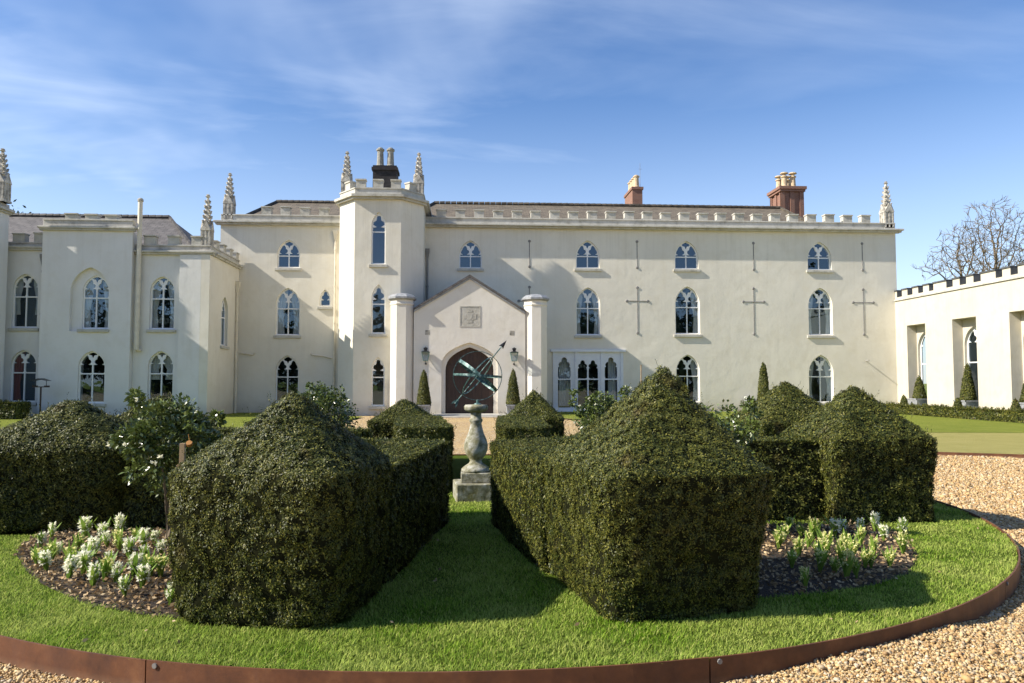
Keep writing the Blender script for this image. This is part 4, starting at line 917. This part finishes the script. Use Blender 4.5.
# leafy shrubs
def shrub(name, x, y, z, rx, rz_, zc, n, L, Wd, label, seed, flowers=0, cat='shrub', group=None, mat='cam'):
    rng = np.random.default_rng(seed); t = thing(name, (x, y, z), label, cat, group)
    cl = []
    for i in range(46):
        d = rng.normal(0, 1, 3); d /= np.linalg.norm(d); r = rng.uniform(.45, .95); cl.append((np.array([d[0]*rx*r, d[1]*rx*r, zc-z+d[2]*rz_*r]), rng.uniform(.18, .34)*rx))
    for i in range(12): a = rng.uniform(0, 2*PI); cl.append((np.array([math.cos(a)*rx*rng.uniform(.7, 1.1), math.sin(a)*rx*rng.uniform(.7, 1.1), zc-z+rng.uniform(-.2, 1.1)*rz_]), .13*rx))
    P = []; N = []
    for c, r in cl:
        k = int(n/len(cl)); d = unit(rng.normal(0, 1, (k, 3))); rr = r*rng.uniform(.5, 1.05, k)[:, None]; P.append(c+d*rr); N.append(d+unit((c-np.array([0, 0, zc-z]))[None, :])*.6)
    P = np.concatenate(P)+np.array([x, y, z]); N = unit(np.concatenate(N))
    lv, lf = leaves(P, N, L, Wd, rng, spread=.7, up=.15, mid=.5, droop=.15)
    link('foliage', npmesh('foliage', lv, lf, [mat]), t)
    b = MB()
    for i in range(7):
        a = rng.uniform(0, 2*PI); e = cl[i][0]; b.tube([(x+.04*math.cos(a), y+.04*math.sin(a), z), (x+e[0]*.4, y+e[1]*.4, z+e[2]*.55), (x+e[0], y+e[1], z+e[2])], [.022, .014, .006], 6)
    b.build('stem', 'bark', t)
    if flowers:
        k = rng.choice(len(P), flowers, replace=False); FP = []; FN = []
        for i in k:
            out = P[i]-np.array([x, y, zc]); out /= np.linalg.norm(out)
            if out[1] > .5: continue
            for j in range(9): FP.append(P[i]+out*.05); FN.append(out+rng.normal(0, .5, 3))
        fv, ff = leaves(np.array(FP), unit(np.array(FN)), .034, .026, rng, spread=.4, up=0, mid=.6); link('blossom', npmesh('blossom', fv, ff, ['wpetal']), t)
    return t
shrub('camellia', -2.72, 7.15, LZ, .42, .44, 1.04, 7500, .052, .027, 'glossy camellia in the left bed, white blooms and a timber stake', 81, 9, group='camellias in the parterre beds')
shrub('camellia', 2.38, 7.2, LZ, .42, .38, 1.0, 5000, .052, .027, 'glossy camellia rising behind the big right-hand pyramid', 82, 8, group='camellias in the parterre beds')
shrub('camellia', 2.26, 12.4, LZ, .44, .42, 1.04, 4600, .055, .03, 'round camellia with pale blooms before the triple garden window', 83, 26, group='camellias in the parterre beds')
shrub('camellia', -2.25, 12.3, LZ, .46, .42, 1.10, 4600, .055, .03, 'round pale leaved camellia before the left bay of the house', 84, 10, group='camellias in the parterre beds')
b = MB(); b.box((-2.42, 6.55, LZ-.1), (-2.38, 6.59, 1.08)); b.box((-2.435, 6.53, .86), (-2.365, 6.61, .90)); tag(b.build('timber_stake', 'stake'), 'square timber stake before the shaded camellia', 'stake')
b = MB(); b.tube([(-2.33, 6.52, 1.09), (-2.33, 6.54, 1.07)], .026, 10); b.tube([(-2.34, 6.53, 1.16), (-2.33, 6.53, 1.11)], .004, 4); tag(b.build('plant_tag', 'orange'), 'round orange tag hanging on the staked camellia', 'tag')
b = MB(); b.tube([(2.82, 12.0, LZ), (2.83, 12.0, 1.88)], [.012, .009], 6); tag(b.build('garden_cane', 'stake'), 'thin upright cane just above the big right pyramid', 'cane')

# ---------------------------------------------------------------- sundial
SX, SY = .13, 9.62
ped = thing('sundial_pedestal', (SX, SY, LZ), 'weathered stone baluster pedestal on two square blocks', 'pedestal')
b = MB(); b.box((-.27, -.27, 0), (.25, .27, .23)); b.v = [(SX+v[0]*math.cos(.1)-v[1]*math.sin(.1), SY+v[0]*math.sin(.1)+v[1]*math.cos(.1), v[2]+.11) for v in b.v]; b.build('base_block', 'ped', ped, bevel=.012)
b = MB(); b.box((SX-.19, SY-.19, .34), (SX+.19, SY+.19, .465)); b.build('plinth', 'ped', ped, bevel=.01)
b = MB(); b.lathe([(.185, .465), (.185, .50), (.15, .53), (.09, .57), (.075, .60), (.09, .63), (.125, .68), (.15, .74), (.152, .80), (.135, .87), (.10, .95), (.078, 1.03), (.07, 1.08), (.085, 1.10), (.085, 1.125), (.07, 1.14), (.068, 1.2), (.075, 1.215)], (SX, SY, 0), 28); b.build('baluster', 'ped', ped, smooth=True)
b = MB(); b.lathe([(.075, 1.215), (.12, 1.225), (.15, 1.25), (.155, 1.285), (.14, 1.31), (.04, 1.315)], (SX, SY, 0), 28); b.build('bowl', 'ped', ped, smooth=True)
arm = thing('armillary_sphere', (SX, SY, 1.31), 'verdigris armillary sphere with a slanting arrow on the pedestal', 'sundial')
AC = Vector((SX+.02, SY, 1.68)); RA = .31
ax = Vector((.63, .03, .77)).normalized()
def band(name, normal, r, wid, th, a0=0, a1=2*PI, mat='verd'):
    n = normal.normalized(); u = n.cross(Vector((0, 1, .01))).normalized(); 
    if u.length < .5: u = Vector((1, 0, 0))
    v = n.cross(u); b = MB(); k = 56; rs = []
    full = a1-a0 > 6.28
    for i in range(k if full else k+1):
        a = a0+(a1-a0)*i/k; d = u*math.cos(a)+v*math.sin(a)
        rs.append([tuple(AC+d*(r-th)+n*wid/2), tuple(AC+d*r+n*wid/2), tuple(AC+d*r-n*wid/2), tuple(AC+d*(r-th)-n*wid/2)])
    if full: rs.append(rs[0])
    b.loft(rs, caps=not full); return b.build(name, mat, arm)
face = Vector((-.12, 1, .0)); face = (face-ax*face.dot(ax)).normalized()
band('equator_ring', ax+face*.03, RA*.985, .040, .006)
band('horizon_ring', Vector((.055, .015, 1)), RA*1.0, .026, .006)
band('meridian_ring', face, RA*1.02, .015, .008)
band('hour_ring', ax.cross(face)+face*.34, RA*.95, .014, .007)
b = MB(); tail = AC-ax*.46; head = AC+ax*.50
b.tube([tail, head], .007, 8); b.build('arrow_shaft', 'verd', arm)
b = MB(); sd = ax.cross(Vector((0, 1, 0))).normalized(); t0 = head-ax*.01
b.loft([[tuple(t0+ax*.10)]*4, [tuple(t0+sd*.035-ax*.02), tuple(t0+Vector((0, .008, 0))), tuple(t0-sd*.035-ax*.02), tuple(t0-Vector((0, .008, 0)))]]); b.build('arrowhead', 'black', arm)
b = MB()
for s_ in (1, -1):
    b.loft([[tuple(tail+ax*.09+Vector((0, .003, 0))), tuple(tail+ax*.02+sd*.035*s_+Vector((0, .003, 0))), tuple(tail-ax*.04+sd*.04*s_+Vector((0, .003, 0))), tuple(tail+ax*.02+Vector((0, .003, 0)))], [tuple(tail+ax*.09-Vector((0, .003, 0))), tuple(tail+ax*.02+sd*.035*s_-Vector((0, .003, 0))), tuple(tail-ax*.04+sd*.04*s_-Vector((0, .003, 0))), tuple(tail+ax*.02-Vector((0, .003, 0)))]])
b.build('arrow_fletch', 'verd', arm)
b = MB(); b.lathe([(.05, 1.31), (.045, 1.325), (.018, 1.335), (.015, 1.37), (.01, 1.375)], (AC.x, AC.y, 0), 12); b.build('mount', 'verd', arm)
b = MB(); b.lathe([(.001, -.02), (.018, -.012), (.022, 0), (.018, .012), (.001, .02)], tuple(AC), 10); b.build('hub', 'verd', arm)

# ---------------------------------------------------------------- hyacinths
def hyacinth(kind, seed):
    rng = np.random.default_rng(seed); t = bpy.data.objects.new('hyacinth', None); COL.objects.link(t)
    LV = []; LF = []; n = 0
    for i in range(16):
        a = rng.uniform(0, 2*PI); ln = rng.uniform(.10, .20); lean = rng.uniform(.05, .6); w = rng.uniform(.018, .030)
        d = np.array([math.cos(a), math.sin(a), 0]); s = np.array([-d[1], d[0], 0]); pr = []
        for k, (f, ww) in enumerate(((0, .6), (.35, 1), (.7, .9), (1, .1))):
            c = d*lean*ln*(f**1.5)*.9+np.array([0, 0, ln*f*(1-.25*lean*f)]); pr += [c-s*w*ww*.5+d*.004, c+s*w*ww*.5+d*.004]
        LV += pr; LF += [[n+2*k, n+2*k+1, n+2*k+3, n+2*k+2] for k in range(3)]; n += 8
    link('leaves', npmesh('leaves', np.array(LV), np.array(LF), ['bulbleaf']), t)
    b = MB(); h = rng.uniform(.12, .165); b.tube([(0, 0, 0), (.005, .0, h)], [.007, .005], 6); b.build('stalk', 'bulbleaf', t)
    P = []; N = []; open_ = kind == 'white'
    for i in range(34 if open_ else 18):
        z = h*(.42 if open_ else .5)+(h*.60)*i/(34 if open_ else 18); a = i*2.4; rr = .02*(1-.4*i/46)
        for j in range(5):
            aa = a+rng.normal(0, .7); P.append([rr*math.cos(a), rr*math.sin(a), z]); N.append([math.cos(aa), math.sin(aa), rng.normal(.1, .5)])
    fv, ff = leaves(np.array(P), unit(np.array(N)), .026 if open_ else .024, .013, rng, spread=.35, up=.1, mid=.55)
    link('flower_spike', npmesh('flower_spike', fv, ff, ['wpetal' if kind == 'white' else 'ypetal']), t)
    t['category'] = 'hyacinth'; return t
protos = {('white', i): hyacinth('white', 100+i) for i in range(3)}; protos.update({('cream', i): hyacinth('cream', 120+i) for i in range(3)})
used = set()
def plant(kind, i, x, y, s, label, group):
    src = protos[(kind, i)]
    if (kind, i) in used:
        t = src.copy(); COL.objects.link(t)
        for ch in src.children:
            c = ch.copy(); COL.objects.link(c); c.parent = t
    else: t = src; used.add((kind, i))
    t.location = (x, y, LZ+.005); t.rotation_euler = (random.uniform(-.12, .12), random.uniform(-.12, .12), random.uniform(0, 6.28)); t.scale = (s, s, s); t['label'] = label; t['group'] = group
LH = [(130, 185, 0), (200, 128, 0), (240, 240, 0), (310, 390, 0), (365, 200, 1), (425, 120, 0, 1.7), (430, 285, 0), (465, 440, 0), (530, 135, 0), (580, 310, 0), (640, 105, 0), (640, 205, 1), (672, 495, 0), (745, 150, 1), (790, 180, 0), (795, 290, 0), (830, 380, 1), (860, 160, 0), (910, 235, 0), (960, 555, 0), (725, 370, 0), (110, 300, 1), (200, 280, 1), (480, 250, 0), (900, 380, 1), (560, 180, 0), (170, 330, 0), (400, 360, 0), (610, 420, 0), (700, 250, 0), (540, 400, 1), (320, 300, 1), (780, 440, 0)]
RH = [(100, 210, 1), (215, 200, 1), (290, 210, 1), (200, 330, 1), (330, 320, 1), (440, 190, 0), (500, 165, 0), (520, 280, 1), (490, 380, 1), (400, 290, 1), (650, 400, 1), (590, 470, 1), (710, 320, 1), (715, 150, 0), (780, 220, 0), (900, 175, 0), (820, 400, 1), (910, 310, 1), (340, 430, 1), (440, 450, 1), (245, 545, 1), (130, 150, 1), (60, 270, 1), (260, 270, 1), (370, 350, 1), (560, 340, 1), (620, 250, 1), (690, 400, 1), (150, 400, 1), (520, 480, 1), (330, 200, 1), (610, 170, 0)]
for j, h in enumerate(LH):
    x, y = onZ(20+h[0]/6.4, 520+h[1]/6.4, LZ); k = 'cream' if h[2] else 'white'
    lab = 'tallest white hyacinth at the back of the left bed' if len(h) > 3 else ('white hyacinth in full bloom in the left bed' if k == 'white' else 'half open cream hyacinth in the left bed')
    plant(k, j % 3, x, y, (1.45 if len(h) > 3 else random.uniform(.85, 1.3)), lab, 'hyacinths in the left bed, '+k if len(h) < 4 else 'hyacinths in the left bed, white')
for j, h in enumerate(RH):
    x, y = onZ(770+h[0]/6.827, 510+h[1]/6.827, LZ); k = 'cream' if h[2] else 'white'
    lab = 'white hyacinth in the shade at the back of the right bed' if k == 'white' else 'cream yellow hyacinth in the right bed'
    plant(k, j % 3, x, y, random.uniform(.85, 1.3), lab, 'hyacinths in the right bed, '+k)

# fallen leaves and chips on the soil
def litter(poly, n, rng):
    x0, y0 = np.min(poly, 0); x1, y1 = np.max(poly, 0); P = np.stack([rng.uniform(x0, x1, n*2), rng.uniform(y0, y1, n*2)], 1); P = P[inpoly(P, poly)][:n]
    P = np.concatenate([P, LZ+.012+rng.uniform(0, .02, len(P))[:, None]], 1); N = unit(np.stack([rng.normal(0, 1, len(P)), rng.normal(0, 1, len(P)), rng.normal(.0, .3, len(P))], 1))
    return leaves(P, N, .036, .022, rng, spread=.2, up=.0, mid=.5)
rng = np.random.default_rng(5)
v1, f1 = litter(BED_L, 9000, rng); v2, f2 = litter(BED_R, 4500, rng)
a_ = rng.uniform(0, 2*PI, 260); q_ = RAD*np.sqrt(rng.uniform(.2, .98, 260)); LP_ = np.stack([CX+q_*np.cos(a_), CY+q_*np.sin(a_), np.full(260, LZ+.028)], 1)      # a few blown onto the grass
v3, f3 = leaves(LP_, unit(np.stack([rng.normal(0, 1, 260), rng.normal(0, 1, 260), rng.normal(0, .3, 260)], 1)), .035, .02, rng, spread=.3)
link('leaf_litter', npmesh('leaf_litter', v1, f1, ['litter'], False, [(v2, f2, 0), (v3, f3, 0)]))['kind'] = 'stuff'

# ---------------------------------------------------------------- grass blades of the round lawn
FOOT = [((1.27, 5.32), .44, .56, 0), ((-1.20, 5.18), .50, .46, 0), ((4.38, 8.25), .6, .6, 0), ((-4.3, 8.25), .62, .62, 0)]
def seg_dist(P, a, b_):
    a, b_ = np.array(a), np.array(b_); d = b_-a; t = np.clip(((P-a)@d)/(d@d), 0, 1); return np.linalg.norm(P-(a+t[:, None]*d), axis=1)
def grass(n, rng):
    # more blades nearer the viewer
    P = np.stack([rng.uniform(CX-RAD, CX+RAD, n), rng.uniform(3.9, 11, n)], 1)
    P = P[rng.random(len(P)) < np.clip((4.6/np.maximum(P[:, 1], 4))**1.7, .12, 1)]
    k = np.hypot(P[:, 0]-CX, P[:, 1]-CY) < RAD-.012
    for bd in (BED_L, BED_R): k &= ~inpoly(P+rng.normal(0, .018, P.shape), bd)
    for (c, hx, hy, _) in FOOT: k &= ~((abs(P[:, 0]-c[0]) < hx) & (abs(P[:, 1]-c[1]) < hy))
    for a, b_ in (((.55, 8.05), (.95, 5.5)), ((-.45, 8.15), (-.9, 5.4)), ((.75, 8.12), (4.1, 8.12)), ((-.7, 8.15), (-4, 8.15))): k &= seg_dist(P, a, b_) > .27
    k &= ~((abs(P[:, 0]-SX) < .26) & (abs(P[:, 1]-SY) < .26))
    P = P[k]; n = len(P)
    pn = np.array([noise.noise(Vector((p[0]*2.2, p[1]*2.2, 0)))+.5*noise.noise(Vector((p[0]*7, p[1]*7, 3))) for p in P])
    far = np.clip(P[:, 1]/4.5, 1, 2.4)
    H = rng.uniform(.014, .037, n)*(1+.6*pn); Wd = rng.uniform(.0026, .0046, n)*far
    edge = np.hypot(P[:, 0]-CX, P[:, 1]-CY) > RAD-.10; H[edge] *= 1.25
    a = rng.uniform(0, 2*PI, n); d = np.stack([np.cos(a), np.sin(a), np.zeros(n)], 1); s = np.stack([-np.sin(a), np.cos(a), np.zeros(n)], 1)
    ln = (rng.uniform(.1, 1.5, n)*H)[:, None]; B = np.concatenate([P, np.full((n, 1), LZ-.004)], 1); up = np.array([0, 0, 1.0])
    m = B+d*ln*.35+up*(H*.6)[:, None]; tip = B+d*ln+up*(H*(1-.2*rng.random(n)))[:, None]; w = Wd[:, None]/2
    V = np.stack([B-s*w, B+s*w, m+s*w*.85, m-s*w*.85, tip], 1).reshape(-1, 3); i = np.arange(n)*5
    Q = np.stack([i, i+1, i+2, i+3], 1); Tt_ = np.stack([i+3, i+2, i+4], 1)
    me = npmesh('grass', V, Q, ['grassblade'], False, [(V[:0], Tt_-0, 0)]) if False else None
    L = np.concatenate([Q.ravel(), Tt_.ravel()]); S = np.concatenate([np.full(n, 4), np.full(n, 3)]).astype(np.int32); st = np.zeros(2*n, np.int32); st[1:] = np.cumsum(S)[:-1]
    me = bpy.data.meshes.new('grass'); me.vertices.add(5*n); me.vertices.foreach_set('co', V.astype(np.float32).ravel()); me.loops.add(len(L)); me.loops.foreach_set('vertex_index', L.astype(np.int32)); me.polygons.add(2*n); me.polygons.foreach_set('loop_start', st); me.polygons.foreach_set('loop_total', S); me.materials.append(M['grassblade']); me.update(calc_edges=True)
    return me
link('grass', grass(980000, np.random.default_rng(9)))['kind'] = 'stuff'

# ---------------------------------------------------------------- loose gravel near the viewer
def pebbles(n, rng):
    t = (1+5**.5)/2; ico = np.array([(-1, t, 0), (1, t, 0), (-1, -t, 0), (1, -t, 0), (0, -1, t), (0, 1, t), (0, -1, -t), (0, 1, -t), (t, 0, -1), (t, 0, 1), (-t, 0, -1), (-t, 0, 1)])/math.sqrt(1+t*t)
    fi = np.array([(0, 11, 5), (0, 5, 1), (0, 1, 7), (0, 7, 10), (0, 10, 11), (1, 5, 9), (5, 11, 4), (11, 10, 2), (10, 7, 6), (7, 1, 8), (3, 9, 4), (3, 4, 2), (3, 2, 6), (3, 6, 8), (3, 8, 9), (4, 9, 5), (2, 4, 11), (6, 2, 10), (8, 6, 7), (9, 8, 1)])
    P1 = np.stack([rng.uniform(-5.5, 11.5, n), rng.uniform(3.3, 15.8, n)], 1)
    P = P1[np.hypot(P1[:, 0]-CX, P1[:, 1]-CY) > RAD+.012]
    u = np.abs(P[:, 0]/np.maximum(P[:, 1], .1)); P = P[(u < .95) & (rng.random(len(P)) < np.clip((4.6/P[:, 1])**1.6, .13, 1)) & ~inpoly(P, RL)]
    P = P[(P[:, 1] < 9) | (P[:, 0] > 4)]
    n = len(P); S = rng.lognormal(math.log(.0070), .38, n)[:, None]*np.array([1, 1, 1])*rng.uniform(.6, 1.3, (n, 3)); S[:, 2] *= .72
    S *= np.clip(P[:, 1:2]/5.5, 1, 1.8)
    a = rng.uniform(0, 2*PI, n); c, s = np.cos(a), np.sin(a)
    Vv = ico[None]*(1+rng.normal(0, .13, (n, 12, 1)))*S[:, None, :]
    til = rng.normal(0, .35, (n, 1)); Vz = Vv[:, :, 2]+Vv[:, :, 0]*til
    X = Vv[:, :, 0]*c[:, None]-Vv[:, :, 1]*s[:, None]+P[:, 0:1]; Y = Vv[:, :, 0]*s[:, None]+Vv[:, :, 1]*c[:, None]+P[:, 1:2]
    Z = Vz+(gz(P[:, 0], P[:, 1])+S[:, 2]*.35+rng.uniform(0, .008, n))[:, None]
    V = np.stack([X, Y, Z], -1).reshape(-1, 3); F = (fi[None]+np.arange(n)[:, None, None]*12).reshape(-1, 3)
    return npmesh('pebbles', V, F, ['pebble'], True)
link('pebbles', pebbles(980000, np.random.default_rng(12)))['kind'] = 'stuff'

# ---------------------------------------------------------------- trees behind
def bare_tree(x, y, z, lobes, n, label, seed):
    """branches grown towards points spread through the crown"""
    rng = np.random.default_rng(seed); A = []
    for (cx, cy, cz, rx, ry, rz_, w) in lobes:
        k = int(n*w); d = unit(rng.normal(0, 1, (k, 3)))*(rng.random(k)**.42)[:, None]; A.append(np.array([cx, cy, cz])+d*np.array([rx, ry, rz_]))
    A = np.concatenate(A); low = A[:, 2].min(); D = .42
    nodes = [np.array([x, y, z])]; par = [-1]
    while nodes[-1][2] < low+.5:
        nodes.append(nodes[-1]+np.array([rng.normal(0, .03), rng.normal(0, .03), D])); par.append(len(nodes)-2)
    alive = np.ones(len(A), bool); near = np.full(len(A), 1e9); idx = np.zeros(len(A), int); seen = 0
    for it in range(260):
        NN = np.array(nodes[seen:])
        if len(NN):
            dm = np.linalg.norm(A[:, None]-NN[None], axis=2); m = dm.min(1); b_ = dm.argmin(1)+seen; up = m < near; near[up] = m[up]; idx[up] = b_[up]
        seen = len(nodes); alive &= near > .55
        if not alive.any(): break
        acc = {}
        for q in np.nonzero(alive & (near < 6))[0]:
            v = A[q]-nodes[idx[q]]; acc.setdefault(idx[q], []).append(v/np.linalg.norm(v))
        grew = False
        for k, vs in acc.items():
            v = np.mean(vs, 0)+rng.normal(0, .12, 3)+np.array([0, 0, .08]); v /= max(1e-6, np.linalg.norm(v)); p = nodes[k]+v*D
            nodes.append(p); par.append(k); grew = True
        if not grew: break
    n_ = len(nodes); kids = [[] for _ in range(n_)]
    for i in range(1, n_): kids[par[i]].append(i)
    rad = np.zeros(n_)
    for i in range(n_-1, -1, -1): rad[i] = .022 if not kids[i] else sum(rad[c]**2.25 for c in kids[i])**(1/2.25)
    t = thing('bare_tree', (x, y, z), label, 'tree', 'bare trees behind the right wing'); tr, br, tw_ = MB(), MB(), MB(); P = [Vector(p) for p in nodes]
    for i in range(1, n_):
        mb = tr if P[i].z < low+.5 and rad[i] > .12 else br if rad[i] > .05 else tw_
        mb.tube([P[par[i]], P[i]], [max(rad[i], min(rad[par[i]], rad[i]*1.25)), rad[i]], 8 if mb is tr else 5 if mb is br else 3)
        if not kids[i]:
            d = (P[i]-P[par[i]]).normalized()
            for q in range(4):
                e = (d+Vector(rng.normal(0, .5, 3))+Vector((0, 0, .25))).normalized(); m_ = P[i]+e*.35; tw_.tube([P[i], m_, m_+(e+Vector(rng.normal(0, .35, 3))).normalized()*.35], [.020, .016, .012], 3)
    tr.build('trunk', 'bark', t, smooth=True); br.build('branch', 'bark', t, smooth=True); tw_.build('twig', 'bark', t)
def tree_x(u, Y): return onY(u, 300, Y)[0]
X0 = tree_x(966, 66); bare_tree(X0, 66, -.3, [(X0-.3, 66, 13.0, 2.5, 2.4, 3.3, .8), (X0-3.2, 66, 11.9, 1.6, 1.2, .9, .2)], 900, 'smaller bare tree with one long low branch reaching left above the right wing', 3)
X0 = tree_x(996, 70); bare_tree(X0, 70, -.3, [(X0, 70, 14.6, 3.5, 3.4, 5.0, 1)], 1600, 'tallest bare tree with a rounded twiggy crown above the right wing', 5)
X0 = tree_x(1032, 72); bare_tree(X0, 72, -.3, [(X0, 72, 12.0, 3.2, 3.0, 4.0, 1)], 900, 'bare tree cut off by the right picture edge', 8)
def leafy_tree(name, x, y, z, h, r, label, seed):
    rng = np.random.default_rng(seed); t = thing(name, (x, y, z), label, 'tree')
    b = MB(); b.tube([(x, y, z), (x+.1, y, z+h*.5), (x, y+.1, z+h*.9)], [.3, .2, .05], 8); b.build('trunk', 'bark', t)
    P = []
    for i in range(60):
        d = rng.normal(0, 1, 3); d /= np.linalg.norm(d); c = np.array([x, y, z+h*.68])+d*np.array([r, r, h*.3])*rng.uniform(.3, 1); P.append(c+rng.normal(0, .4, (220, 3)))
    P = np.concatenate(P); lv, lf = leaves(P, unit(rng.normal(0, 1, P.shape)), .28, .14, rng); link('crown', npmesh('crown', lv, lf, ['holly']), t)
leafy_tree('evergreen_tree', onY(10, 220, 52)[0], 52, -.3, 13.2, 2.2, 'dark evergreen tree top showing over the left wing roof', 91)

# unseen tree belt added on the other sides (it shades the low sky and shows in the window panes)
def added_woodland(rng):
    P = []
    for i in range(330):
        a = R(rng.uniform(168, 372)); d = rng.uniform(75, 100); h = rng.uniform(9, 17); c = np.array([d*math.cos(a), d*math.sin(a)+10, h*.55])
        P.append(c+rng.normal(0, 1, (170, 3))*np.array([3.2, 3.2, h*.24]))
    P = np.concatenate(P); P[:, 2] = np.maximum(P[:, 2], 0); lv, lf = leaves(P, unit(rng.normal(0, 1, P.shape)), 1.5, 1.1, rng); return npmesh('added_woodland', lv, lf, ['holly'])
link('added_woodland', added_woodland(np.random.default_rng(77)))['kind'] = 'stuff'

# ---------------------------------------------------------------- small things by the house
x, _ = onY(40.5, 400, LY-1.2); y = LY-1.2
t = thing('bird_table', (x, y, .05), 'dark bird table on a post before the left wing', 'bird table')
zt = onY(40, 379, y)[1]
b = MB(); b.tube([(x, y, 0), (x, y, zt-.35)], .035, 8); b.build('post', 'oak', t)
b = MB(); b.box((x-.26, y-.2, zt-.36), (x+.26, y+.2, zt-.32)); b.box((x-.26, y-.2, zt-.32), (x-.235, y+.2, zt-.28)); b.box((x+.235, y-.2, zt-.32), (x+.26, y+.2, zt-.28)); b.build('tray', 'oak', t)
b = MB(); b.loft([[(x-.33, yy, zt-.08), (x, yy, zt+.03), (x+.33, yy, zt-.08), (x, yy, zt-.0)] for yy in (y-.25, y+.25)])
for sx in (-.22, .22): b.tube([(x+sx, y, zt-.32), (x+sx, y, zt-.04)], .014, 5)
b.build('roof', 'black', t)
x, z = onY(750.5, 404, 38.6); b = MB(); b.box((x-.22, 38.45, .05), (x+.22, 38.85, z+.24)); b.box((x-.25, 38.42, z+.24), (x+.25, 38.88, z+.28)); b.box((x-.19, 38.435, .15), (x+.19, 38.449, z+.18)); b.box((x+.1, 38.42, .55), (x+.13, 38.435, .7)); tag(b.build('utility_box', 'lead'), 'small grey metal cabinet on the lawn against the front wall', 'cabinet')
